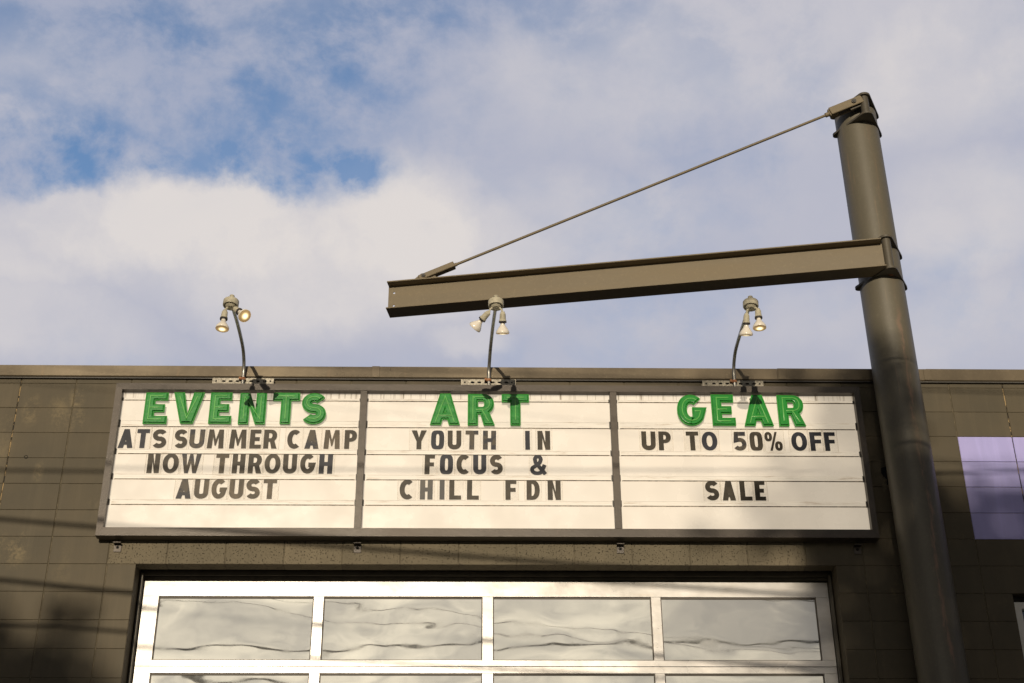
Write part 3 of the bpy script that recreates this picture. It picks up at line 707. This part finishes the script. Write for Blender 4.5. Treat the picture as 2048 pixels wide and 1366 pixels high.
        c = ring(.22 * w, .75) + ring(.78 * w, .25) + [[(.60 * w, 1), (.74 * w, 1), (.40 * w, 0), (.26 * w, 0)]]
    elif ch == '&':
        a = [(w * .98, .02), (w * .30, .62)] + arc(w * .46, .78, w * .20, .14, 200, -20, 14)
        b_ = [(w * .66, .74), (w * .58, .60)] + [(w * .30, .44)] + arc(w * .42, .25, w * .36, .19, 150, 318, 16) + [(w * .93, .50)]
        return [[ribbon(a, t_ * .80)], [ribbon(b_, t_ * .80)]], []
    return [c], sk

ORD = ['first', 'second', 'third', 'fourth', 'fifth', 'sixth', 'seventh']
def tone_name(m): return {M_lbrown.name: 'brownish black', M_lfade.name: 'worn brown', M_lnavy.name: 'blue black', M_lmix.name: 'patchy black', M_lgrey.name: 'greyed'}[m.name]
TM = {'b': M_lbrown, 'f': M_lfade, 'n': M_lnavy, 'm': M_lmix, 'g': M_lgrey}
ROWS = [
 ('left', 0, [('ATS', 'nnb', [('A', 0.381, 0.488), ('T', 0.51, 0.6), ('S', 0.623, 0.726)]), ('SUMMER', 'bmbbbb', [('S', 0.782, 0.877), ('U', 0.89, 0.998), ('M', 1.02, 1.139), ('M', 1.18, 1.303), ('E', 1.326, 1.408), ('R', 1.426, 1.523)]), ('CAMP', 'bmfb', [('C', 1.595, 1.692), ('A', 1.722, 1.825), ('M', 1.86, 1.977), ('P', 2.009, 2.098)])]),
 ('left', 1, [('NOW', 'bbm', [('N', 0.61, 0.698), ('O', 0.719, 0.834), ('W', 0.85, 0.991)]), ('THROUGH', 'fbbbbbn', [('T', 1.096, 1.188), ('H', 1.216, 1.307), ('R', 1.329, 1.428), ('O', 1.447, 1.561), ('U', 1.579, 1.678), ('G', 1.701, 1.81), ('H', 1.836, 1.933)])]),
 ('left', 2, [('AUGUST', 'mfffff', [('A', 0.838, 0.945), ('U', 0.964, 1.065), ('G', 1.085, 1.193), ('U', 1.212, 1.312), ('S', 1.33, 1.43), ('T', 1.451, 1.546)])]),
 ('middle', 0, [('YOUTH', 'bnbmm', [('Y', 2.493, 2.604), ('Q', 2.635, 2.73), ('U', 2.756, 2.855), ('T', 2.884, 2.977), ('H', 3.011, 3.106)]), ('IN', 'nb', [('I', 3.319, 3.353), ('N', 3.408, 3.5)])]),
 ('middle', 1, [('FOCUS', 'bnbnb', [('F', 2.593, 2.666), ('Q', 2.702, 2.797), ('C', 2.822, 2.92), ('U', 2.942, 3.037), ('S', 3.063, 3.156)]), ('&', 'n', [('&', 3.359, 3.464)])]),
 ('middle', 2, [('CHILL', 'bggbb', [('C', 2.42, 2.521), ('H', 2.565, 2.655), ('I', 2.705, 2.74), ('L', 2.773, 2.858), ('L', 2.899, 2.984)]), ('FDN', 'bbb', [('F', 3.174, 3.253), ('D', 3.324, 3.418), ('N', 3.475, 3.568)])]),
 ('right', 0, [('UP', 'bb', [('U', 4.165, 4.268), ('P', 4.29, 4.38)]), ('TO', 'bn', [('T', 4.492, 4.583), ('O', 4.604, 4.718)]), ('50%', 'mbb', [('5', 4.841, 4.93), ('0', 4.956, 5.05), ('%', 5.067, 5.194)]), ('OFF', 'nnn', [('O', 5.26, 5.375), ('F', 5.397, 5.485), ('F', 5.503, 5.584)])]),
 ('right', 2, [('SALE', 'bbbb', [('S', 4.604, 4.702), ('A', 4.724, 4.819), ('L', 4.852, 4.938), ('E', 4.958, 5.035)])]),
]
RZ = [(-.553, -.401), (-.751, -.596), (-.949, -.795)]
TZ = [(-.559, -.378), (-.755, -.596), (-.954, -.796)]
for panel, rw, words in ROWS:
    z0, z1 = RZ[rw]; hh = z1 - z0
    for word, tones, letters in words:
        for k, (ch, x0, x1) in enumerate(letters):
            real = 'O' if ch == 'Q' else ch; m = TM[tones[k]]
            kindw = 'digit' if real in '50' else ('sign' if real in '%&' else 'letter')
            name_ = {'%': 'percent', '&': 'ampersand'}.get(real, real)
            which = f' {name_}, {ORD[k]} character of {word},' if len(letters) > 1 else f' {name_} after the word FOCUS'
            lab = f'{tone_name(m)} {kindw}{which} on the {panel} sign panel'
            mg = 0.014; a, c_ = x0 - mg, x1 + mg; zt0, zt1 = Z0 + TZ[rw][0] - .002, Z0 + TZ[rw][1] + .008
            bm = bmesh.new(); yy = -.0500 - 0.0006 * (k % 2)
            box(bm, a, c_, yy, yy + .0015, zt0, zt1)
            bm.faces.ensure_lookup_table()
            for f in bm.faces:
                if abs(f.normal.y) < .5 and f.calc_center_median().y > -1: pass
            # thin visible side edges of the clear tile
            box(bm, a - .0016, a - .0001, yy - .0004, yy + .0015, zt0, zt1, 1); box(bm, c_ + .0001, c_ + .0016, yy - .0004, yy + .0015, zt0, zt1, 1)
            tl = mesh_obj('letter_tile', bm, [M_tile, M_tedge], None, label=lab, cat='sign letter', group='changeable letter tiles on the marquee sign')
            # origin of the tile at its base
            base = Vector(((a + c_) / 2, yy, zt0)); tl.data.transform(Matrix.Translation(-base)); tl.location = base
            layers, _ = glyph(ch, (x1 - x0) / hh, 0.235 if ch != 'I' else .23)
            bm = bmesh.new()
            for li, ly in enumerate(layers):
                add_contour(bm, [[(px * hh, py * hh) for px, py in ct] for ct in ly], x0, yy - .0010 - li * .0004, Z0 + z0, 0.0008)
            rot = random.uniform(-.008, .008)
            bmesh.ops.rotate(bm, cent=((x0 + x1) / 2, 0, Z0 + z0), matrix=Matrix.Rotation(rot, 3, 'Y'), verts=bm.verts)
            mesh_obj('letter_print', bm, m, tl)
GREEN = [('EVENTS', 'left', -.376, -.122, [('E', 0.545, 0.715), ('V', 0.749, 0.971), ('E', 1.018, 1.180), ('N', 1.233, 1.426), ('T', 1.474, 1.669), ('S', 1.687, 1.866)]),
         ('ART', 'middle', -.377, -.122, [('A', 2.626, 2.842), ('R', 2.901, 3.096), ('T', 3.149, 3.347)]),
         ('GEAR', 'right', -.373, -.119, [('G', 4.436, 4.643), ('E', 4.692, 4.861), ('A', 4.925, 5.138), ('R', 5.18, 5.375)])]
for word, panel, z0, z1, ls in GREEN:
    hh = z1 - z0
    for k, (ch, x0, x1) in enumerate(ls):
        w = (x1 - x0) / hh; layers, sk = glyph(ch, w, .285)
        C_ = [[(px * hh, py * hh) for px, py in ct] for ct in layers[0]]
        zz_ = Z0 + z0 + .008 + random.uniform(-.002, .002)
        bm = bmesh.new()
        add_contour(bm, C_, x0, -.069, zz_, .0075, .0035, -.0035, res=1)
        lt = mesh_obj('channel_letter', bm, M_green, None, label=f'raised green plastic {ch}, {ORD[k]} letter of {word} on the {panel} panel', cat='sign letter', group='green moulded letters on the marquee sign')
        base = Vector(((x0 + x1) / 2, -.056, zz_)); lt.data.transform(Matrix.Translation(-base)); lt.location = base
        bm = bmesh.new()
        add_contour(bm, C_, x0, -.0830, zz_, .0045, .0045, -.0125, res=2)
        mesh_obj('raised_face', bm, M_green, lt)
        bm = bmesh.new()
        for j, s_ in enumerate(sk):
            add_contour(bm, [ribbon([(px * hh, py * hh) for px, py in s_], .0062)], x0, -.0930 - .0005 * j, zz_, .0012, .0016, -.0008, res=1)
        # lighter rim along the base outline, an edge highlight put into the colour
        for ct in C_:
            n = len(ct)
            for q in range(n):
                p_, p2 = Vector(ct[q]), Vector(ct[(q + 1) % n])
                if (p2 - p_).length < .002: continue
                cen = Vector((sum(v[0] for v in ct) / n, sum(v[1] for v in ct) / n))
                a3 = Vector((x0 + p_.x, -.0795, zz_ + p_.y)); b3 = Vector((x0 + p2.x, -.0795, zz_ + p2.y))
                tube(bm, [a3, b3], .0017, 4, caps=True)
        mesh_obj('inline_ridge', bm, M_green2, lt)
        bm = bmesh.new()
        for px in (.3, .7): box(bm, x0 + (x1 - x0) * px - .006, x0 + (x1 - x0) * px + .006, -.0590, -.0455, zz_ + hh * .90, zz_ + hh * .94)
        mesh_obj('hanging_clip', bm, M_copdark, lt)

# ------------------------------------------------------------ gooseneck floodlights
def bulb(parent, s, n, lit, L=0.148):
    s = Vector(s) + Vector((0, 0, .012)); n = Vector(n).normalized()
    # socket (part) -> bulb, lens (sub-parts)
    bm = bmesh.new()
    lathe(bm, s, n, [(-.012, .0), (-.012, .0135), (0.0, .017), (.004, .0205), (.045, .0225), (.048, .0255), (.062, .0265), (.064, .0235)], 20)
    sock = mesh_obj('lamp_socket', bm, M_box, parent)
    bm = bmesh.new(); lathe(bm, s, n, [(.056, .0268), (.064, .0272), (.0665, .026), (.0665, .018), (.060, .016)], 20); mesh_obj('socket_rim', bm, M_ink, sock)
    bm = bmesh.new()
    lathe(bm, s, n, [(.058, .0155), (.078, .0165), (.086, .019), (.098, .0275), (.115, .0385), (.127, .0455), (.134, .0470), (L - .008, .0470), (L - .005, .0455)], 28)
    mesh_obj('bulb', bm, M_bulb, sock)
    # lens in its own frame so its glow is centred
    bm = bmesh.new(); n_ = 28; c0 = bm.verts.new((0, 0, .004)); prev = None; rings = []
    for rr, zz2 in ((.018, .0035), (.034, .002), (.0455, -.001)):
        rings.append([bm.verts.new((rr * math.cos(2 * math.pi * q / n_), rr * math.sin(2 * math.pi * q / n_), zz2)) for q in range(n_)])
    for q in range(n_): bm.faces.new((c0, rings[0][q], rings[0][(q + 1) % n_]))
    for a, b_ in zip(rings, rings[1:]):
        for q in range(n_): bm.faces.new((a[q], b_[q], b_[(q + 1) % n_], a[(q + 1) % n_]))
    o = mesh_obj('lens', bm, M_lens if lit else M_lens2, None, smooth=True)
    o.parent = sock
    o.rotation_euler = n.to_track_quat('Z', 'Y').to_euler(); o.location = s + n * (L - .005) - abs_loc(sock)
    return sock
def fixture(bx, hx, hz, st, bulbs, label, by=0.0, ang=0.0):
    root = empty('gooseneck_floodlight', (bx, -.05, Z0 - .03), label, 'floodlight', 'twin gooseneck floodlights above the sign')
    # strut channel with slots
    bm = bmesh.new(); a, c_ = st[0], st[1]; zt, zb, yf, yk = Z0 + .028, Z0 - .016, -.046, -.005
    slots = []; k = a + .02
    outer = [(a, zb), (c_, zb), (c_, zt - .002), (a, zt - .002)]; cons = [outer]
    x = a + .022
    while x + .03 < c_:
        w = .012 if (x < a + .03 or x > c_ - .045) else .028
        zm = (zb + zt) / 2 - .004; cons.append(arc(x + w / 2, zm, w / 2, .0075, 0, 340, 12, 3)); x += .050
    add_contour(bm, cons, 0, yf + .0012, 0, .0012)
    box(bm, a, c_, yf, yk, zt - .0015, zt + .0010); box(bm, a, c_, yf, yk, zb - .003, zb - .0005)
    box(bm, a, c_, yk - .002, yk, zb, zt - .002, 0)
    mesh_obj('strut_channel', bm, M_galv, root)
    # arm
    P = [(bx, -.066, Z0 - .062), (bx, -.066, Z0 + .02), (bx + .0, -.075, Z0 + .09), (bx + (hx - bx) * .10, -.125, Z0 + .150), (bx + (hx - bx) * .26, -.25, Z0 + .192), (bx + (hx - bx) * .6, -.56, Z0 + .190), (hx, -.88, Z0 + hz + .010)]
    bm = bmesh.new(); tube(bm, spline(P, 8), .0128, 14); mesh_obj('arm', bm, M_conduit, root)
    bm = bmesh.new(); lathe(bm, (bx, -.066, Z0 - .002), (0, 0, 1), [(0, .0135), (0, .018), (.010, .019), (.020, .018), (.020, .0135)], 16)
    box(bm, bx - .032, bx - .015, -.074, -.048, Z0 + .006, Z0 + .026, bev=.002); mesh_obj('pipe_clamp', bm, M_rust, root)
    # junction box
    c0 = Vector((hx, -.92, Z0 + hz)); tilt = Vector((math.sin(ang) * .9, .10, 1)).normalized()
    bm = bmesh.new()
    lathe(bm, c0, tilt, [(-.026, .045), (-.026, .052), (-.020, .0545), (.016, .0545), (.021, .051), (.024, .040), (.0245, 0)], 30)
    jb = mesh_obj('junction_box', bm, M_box, root)
    bm = bmesh.new(); lathe(bm, c0, tilt, [(-.0235, .0455), (-.0225, .030), (-.0225, 0)], 30); mesh_obj('box_opening_shade', bm, M_ink, jb)  # dark disc paints the shade in the box's underside
    bm = bmesh.new(); lathe(bm, c0, tilt, [(.020, .018), (.030, .0175), (.031, .0145), (.056, .0145), (.057, .0175), (.064, .0175), (.064, 0)], 18); mesh_obj('cap_nipple', bm, M_box, root)
    # octagonal cover carrying the two sockets
    bm = bmesh.new(); lathe(bm, c0 - tilt * .018, -tilt, [(0, .040), (.010, .040), (.022, .026), (.022, 0)], 8)
    cov = mesh_obj('cover_plate', bm, M_box, root)
    for (s, n, lit) in bulbs:
        s = Vector((s[0], s[1], Z0 + s[2]))
        sock = bulb(root, s, n, lit)
        e = s - Vector(n).normalized() * .010; st_ = c0 - tilt * .030 + (e - c0) * .35; st_.z = c0.z - .030
        bm = bmesh.new(); tube(bm, spline([st_, (st_ + e) / 2 + Vector(((e.x - st_.x) * .25, 0, .004)), e], 4), .0075, 10); tube(bm, [e - Vector((.011, 0, 0)), e + Vector((.011, 0, 0))], .009, 8)
        mesh_obj('swivel_joint', bm, M_box, root)
    return root
fixture(1.238, 1.255, .142, (1.009, 1.462), [((1.222, -.935, .052), (-.04, -.04, -1), True), ((1.292, -.93, .078), (.52, -.42, -.62), True)],
        'twin bulb gooseneck floodlight above the word EVENTS, both bulb faces glowing', ang=.03)
fixture(3.054, 3.096, .152, (2.847, 3.255), [((3.040, -.915, .066), (-.62, .50, -.52), False), ((3.143, -.92, .060), (.0, .38, -.92), False)],
        'twin bulb gooseneck floodlight above the word ART, in front of the steel beam', ang=0)
fixture(4.880, 4.880, .160, (4.643, 5.099), [((4.846, -.905, .068), (-.03, .36, -.9), False), ((4.922, -.94, .086), (.0, .02, -1), True)],
        'twin bulb gooseneck floodlight above the word GEAR, its bulbs side by side', ang=.06)

# ------------------------------------------------------------ steel mast with swing beam
PXc, PYc, PR, LEAN = 6.0463, -.22, .1655, -.0055
mast = empty('steel_mast', (PXc - LEAN * 7.1, PYc, 0), 'tall dark grey steel pipe mast with a long tied beam, standing right of the sign', 'mast')
def pax(z): return Vector((PXc + LEAN * z, PYc, Z0 + z))
bm = bmesh.new()
zs = [-Z0 + .02, -5, -3, -2, -1, 0, 1, 2, 2.39]; n = 64; rings = []
for z_ in zs:
    c0 = pax(z_); rings.append([bm.verts.new(c0 + Vector((math.cos(2 * math.pi * k / n), math.sin(2 * math.pi * k / n), 0)) * PR) for k in range(n)])
for a, b_ in zip(rings, rings[1:]):
    for k in range(n): f = bm.faces.new((a[k], a[(k + 1) % n], b_[(k + 1) % n], b_[k])); f.smooth = True
bm.faces.new(rings[-1]); mesh_obj('pipe_shaft', bm, M_mast, mast)
bm = bmesh.new(); box(bm, PXc - .26 + .04, PXc + .30, PYc - .26, PYc + .20, 0, .03, bev=.004); mesh_obj('base_plate', bm, M_plate, mast)
TUB = Vector((6.052, -.452, 0))
def hull(pts):
    pts = sorted(set(pts)); 
    def half(ps):
        o = []
        for p_ in ps:
            while len(o) >= 2 and (o[-1][0] - o[-2][0]) * (p_[1] - o[-2][1]) - (o[-1][1] - o[-2][1]) * (p_[0] - o[-2][0]) <= 0: o.pop()
            o.append(p_)
        return o
    a, b_ = half(pts), half(pts[::-1]); return a[:-1] + b_[:-1]
def hplate(z_, th=.018, rr=.200, ra=.052):
    c0 = pax(z_)
    P = []
    for k in range(36):
        a = 2 * math.pi * k / 36
        P.append((TUB.x + ra * math.cos(a), TUB.y + ra * math.sin(a)))
    for sx_ in (-1, 1):       # widest just at the pipe's middle, squared corners
        for k in range(12):
            a = 2 * math.pi * k / 12
            P.append((c0.x + sx_ * (rr - .03) + .03 * math.cos(a), c0.y + .02 + .03 * math.sin(a)))
    bm = bmesh.new(); prism(bm, hull([(round(x, 5), round(y, 5)) for x, y in P]), Z0 + z_ - th / 2, Z0 + z_ + th / 2)
    o = mesh_obj('hinge_plate', bm, M_plate, mast); return o
for z_ in (2.408, 2.218, 1.035, .755): hplate(z_)
def rust_spot(x, y, z_, s):
    bm = bmesh.new(); pts = [(x + s * random.uniform(.5, 1.3) * math.cos(a), y + .6 * s * random.uniform(.4, 1.3) * math.sin(a)) for a in [k * .5 for k in range(12)]]
    vs = [bm.verts.new((px, py, Z0 + z_)) for px, py in pts]; bm.faces.new(vs[::-1]); mesh_obj('rust_patch', bm, M_rust, mast)
for (za, zb) in ((2.228, 2.400), (.762, 1.028)):
    bm = bmesh.new(); lathe(bm, (TUB.x, TUB.y, Z0 + za), (0, 0, 1), [(0, 0), (0, .034), (zb - za, .034), (zb - za, 0)], 24); mesh_obj('hinge_tube', bm, M_plate, mast)
# welded gusset webs behind the tubes
# beam (I section) along direction th
TH = .1735; bd = Vector((-math.cos(TH), math.sin(TH), 0)); bn = Vector((-math.sin(TH), -math.cos(TH), 0))
ZB, BH, BW, BL_ = .7535, .2515, .1466, 3.8438
def brep(bm_fn, name, m, parent=None):
    """geometry in beam space: x along the beam from the tube, y towards the viewer's side, z up"""
    bm = bmesh.new(); bm_fn(bm)
    O = Vector((TUB.x, TUB.y, Z0)); Mx = Matrix(((bd.x, bn.x, 0, O.x), (bd.y, bn.y, 0, O.y), (0, 0, 1, O.z), (0, 0, 0, 1)))
    bmesh.ops.transform(bm, matrix=Mx, verts=bm.verts); bmesh.ops.recalc_face_normals(bm, faces=bm.faces)
    return mesh_obj(name, bm, m, parent or mast)
def fn_beam(bm):
    tf = .011
    box(bm, .03, BL_, -BW / 2, BW / 2, ZB, ZB + tf, bev=.0015)
    box(bm, .04, BL_, -BW / 2, BW / 2, ZB + BH - tf, ZB + BH, bev=.0015)
    cons = [[(.03, ZB + tf), (BL_, ZB + tf), (BL_, ZB + BH - tf), (.03, ZB + BH - tf)], arc(BL_ - .045, ZB + .062, .009, .009, 0, 330, 11), arc(BL_ - .045, ZB + BH - .072, .009, .009, 0, 330, 11)]
    me = contour_mesh(cons, .0035); me.transform(Matrix(((1, 0, 0, 0), (0, 0, 1, 0), (0, 1, 0, 0), (0, 0, 0, 1)))); bm.from_mesh(me); bpy.data.meshes.remove(me)
beam = brep(fn_beam, 'steel_beam', M_beam)
# lug and clevises, tie rod
rs, rz = .277, 2.275; rs2, rz2 = 3.330, 1.142
sl_ = (rz - rz2) / (rs2 - rs)
def rodp(s): return (s, 0, rz - sl_ * (s - rs))
ang_ = math.atan(sl_)
def obox(bm, s0, s1, y0, y1, h0, h1, bev=.004):
    """box along the rod line between s0 and s1"""
    n0 = len(bm.verts); Lr = (s1 - s0) / math.cos(ang_)
    fs = box(bm, 0, Lr, y0, y1, h0, h1, bev=bev)
    bm.verts.ensure_lookup_table(); vs = bm.verts[n0:]
    bmesh.ops.rotate(bm, cent=(0, 0, 0), matrix=Matrix.Rotation(ang_, 3, 'Y'), verts=vs)
    p_ = rodp(s0); bmesh.ops.translate(bm, vec=(p_[0], 0, p_[2]), verts=vs)
brep(lambda bm: tube(bm, [rodp(rs - .01), rodp(rs2 + .02)], .0108, 12), 'tie_rod', M_beam)
def fn_c1(bm):
    obox(bm, .015, rs + .002, -.036, -.022, -.036, .036); obox(bm, .015, rs + .002, .022, .036, -.036, .036); obox(bm, rs - .055, rs + .012, -.0218, .0218, -.034, .034)
    tube(bm, [rodp(rs + .005), rodp(rs + .04)], .019, 12)
def fn_lug1(bm): obox(bm, .0, .13, -.010, .010, -.05, .045, .002)
def fn_b1(bm): tube(bm, [(.085, -.052, rodp(.085)[2]), (.085, .052, rodp(.085)[2])], .010, 6); tube(bm, [(.085, .037, rodp(.085)[2]), (.085, .046, rodp(.085)[2])], .020, 16)
cl1 = brep(fn_c1, 'clevis', M_beam); brep(fn_lug1, 'rod_lug', M_plate); brep(fn_b1, 'clevis_bolt', M_copdark)
def fn_c2(bm):
    obox(bm, rs2 - .01, 3.60, -.028, -.014, -.024, .024); obox(bm, rs2 - .01, 3.60, .014, .028, -.024, .024); obox(bm, rs2 - .012, rs2 + .05, -.0138, .0138, -.022, .022)
    tube(bm, [rodp(rs2 - .03), rodp(rs2 + .0)], .015, 10)
def fn_lug2(bm):
    me = contour_mesh([[(3.44, ZB + BH), (3.475, ZB + BH + .060), (3.53, ZB + BH + .085), (3.585, ZB + BH + .085), (3.615, ZB + BH + .06), (3.68, ZB + BH)]], .008)
    me.transform(Matrix(((1, 0, 0, 0), (0, 0, 1, 0), (0, 1, 0, 0), (0, 0, 0, 1)))); bm.from_mesh(me); bpy.data.meshes.remove(me)
def fn_b2(bm): z_ = rodp(3.562)[2]; tube(bm, [(3.562, -.045, z_), (3.562, .042, z_)], .008, 8); tube(bm, [(3.562, .029, z_), (3.562, .038, z_)], .017, 6)
brep(fn_c2, 'clevis', M_beam); brep(fn_lug2, 'rod_lug', M_beam); brep(fn_b2, 'clevis_bolt', M_copdark)
rust_spot(6.07, -.40, .7445, .020)
rust_spot(6.09, -.385, .7443, .010)

# ------------------------------------------------------------ cables over the forecourt, their poles and the trees beyond
M_cable, t, b = mat('black cable'); setp(t, b, col=(0.02, 0.02, 0.02), rough=0.6)
M_wood = ground_mat('pole timber', (0.10, 0.075, 0.05), (0.16, 0.12, 0.08), 6)
sv = SUN / -SUN.y      # (x, -1, z) per metre in front of the wall
def cable(xa, za, xb, zb, dist, r, label):
    """a cable whose height above the wall's line (xa,za)-(xb,zb) follows the sun's slope at this distance"""
    sl2 = (zb - za) / (xb - xa); bm = bmesh.new(); P = []
    xm = (xa + xb) / 2; zm = (za + zb) / 2
    for k in range(49):
        x = -27 + 54 * k / 48; 
        z_ = zm + sl2 * (x - xm) + 0.0016 * ((x - xm) ** 2)
        P.append((x + sv.x * dist, -dist, Z0 + z_ + sv.z * dist))
    tube(bm, P, r, 6); 
    o = mesh_obj('utility_cable', bm, M_cable, None, label=label, cat='cable', group='overhead cables in front of the building')
    base = Vector(P[0]); o.data.transform(Matrix.Translation(-base)); o.location = base
cable(-.44, -.732, 6.8, -.712, 6.6, .012, 'level black overhead cable casting the line across the sign rows')
cable(-.384, -1.096, 3.83, -1.436, 6.2, .017, 'sloping black overhead cable shading the lintel above the roller door')
cable(-.312, -1.543, .608, -1.636, 6.0, .018, 'sloping black overhead cable shading the wall left of the door')
cable(-.261, -1.856, .607, -1.915, 5.8, .014, 'lowest black overhead cable shading the wall near the door jamb')
cable(2.79, -.209, 3.564, -.296, 7.0, .0038, 'thin overhead wire casting a faint line across the word ART')
cable(3.157, -.343, 4.797, -.49, 7.3, .0038, 'thin overhead wire casting a faint line beside UP TO 50%')
cable(-.4, .22, 7.0, -.06, 6.9, .008, 'highest overhead cable passing above the coping line')
for x in (-28.0, 26.2):
    side = 'left' if x < 0 else 'right'
    up_ = empty('utility_pole', (x, -6.5, 0), f'tall timber utility pole far to the {side} of the forecourt carrying cables', 'pole')
    bm = bmesh.new(); tube(bm, [(x, -6.5, 0), (x, -6.5, 6), (x, -6.5, 11.0)], [.17, .15, .11], 16); mesh_obj('shaft', bm, M_wood, up_)
    bm = bmesh.new(); box(bm, x - .06, x + .06, -7.6, -5.4, 9.2, 9.32); mesh_obj('cross_arm', bm, M_wood, up_)

M_leaf, t, b = mat('tree leaves')
setp(t, b, col=t.mix(rnd(t), (0.05, 0.085, 0.025), (0.08, 0.11, 0.035)), rough=0.6)
def tree(xb, dist, clumps, label, trunks):
    root = empty('street_tree', (xb, -dist, 0), label, 'tree')
    bm = bmesh.new(); rg = random.Random(int(dist * 10))
    for (cx, cz, rx, rz, tau) in clumps:
        s = .20; n = int(tau * math.pi * rx * rz / (s * s * .13))
        c0 = Vector((cx + sv.x * dist, -dist, Z0 + cz + sv.z * dist)); ry = min(rx, rz, 1.5)
        for _ in range(n):
            while True:
                p = Vector((rg.uniform(-1, 1), rg.uniform(-1, 1), rg.uniform(-1, 1)))
                if p.length < 1: break
            q = c0 + Vector((p.x * rx, p.y * ry, p.z * rz)); a = Vector((rg.gauss(0, 1), rg.gauss(0, 1), rg.gauss(0, 1))).normalized()
            x_, y_, _n = frame_of(a); k = s * rg.uniform(.6, 1.2)
            v = [bm.verts.new(q + x_ * k * .5), bm.verts.new(q + y_ * k * .31), bm.verts.new(q - x_ * k * .5), bm.verts.new(q - y_ * k * .31)]
            bm.faces.new(v)
    o = mesh_obj('crown', bm, M_leaf, root, kind='stuff')
    bm = bmesh.new()
    for (x0, z0, x1, z1, r0, r1) in trunks:
        a = Vector((x0 + sv.x * dist, -dist, z0)); c_ = Vector((x1 + sv.x * dist, -dist, z1))
        m_ = (a + c_) / 2 + Vector((rg.uniform(-.1, .1), rg.uniform(-.1, .1), 0)); tube(bm, spline([a, m_, c_], 4), [r0 + (r1 - r0) * k / 8 for k in range(9)], 8)
    mesh_obj('trunk', bm, M_wood, root)
DT = 25.0
def zw(z_): return Z0 + z_ + sv.z * DT
tree(8.0 + sv.x * DT, DT, [(9.2, -3.2, 3.1, 2.6, 2.8), (7.5, -2.50, 1.9, 1.80, 3.0), (6.12, -1.95, .95, 1.15, 3.0), (5.62, -1.06, .78, .40, 1.5), (5.85, -.38, .40, .66, 2.2), (5.22, -.78, .42, .34, .7),
                           (6.9, -.88, .9, .26, .7), (8.4, -.85, .9, .3, .7), (5.25, .06, .75, .18, .45), (7.2, -4.2, 3.0, 1.9, 3.0), (4.55, -2.4, .5, .5, .35), (4.7, -1.15, .35, .3, .45)],
     'broad leafy street tree across the road, right of the building axis', [(8.0, 0, 8.2, zw(-5.2), .32, .24), (8.2, zw(-5.2), 7.0, zw(-2.2), .18, .05), (8.2, zw(-5.2), 9.4, zw(-1.8), .18, .05), (8.2, zw(-5.2), 8.3, zw(-1.0), .16, .04)])
tree(-1.6 + sv.x * DT - .4, DT + .6, [(-2.2, -3.9, 2.9, 1.95, 3.2), (-.45, -1.85, .26, .28, 1.8), (.20, -1.80, .22, .16, 1.1), (-.15, -2.42, .80, .42, 3.6), (.30, -3.0, .9, .75, 3.0), (-.1, -2.08, .60, .16, 1.0)],
     'rounded leafy street tree across the road, left of the building axis', [(-1.6, 0, -1.7, zw(-5), .26, .18), (-1.7, zw(-5), -.5, zw(-2.2), .13, .03), (-1.7, zw(-5), -2.6, zw(-3.0), .13, .03)])
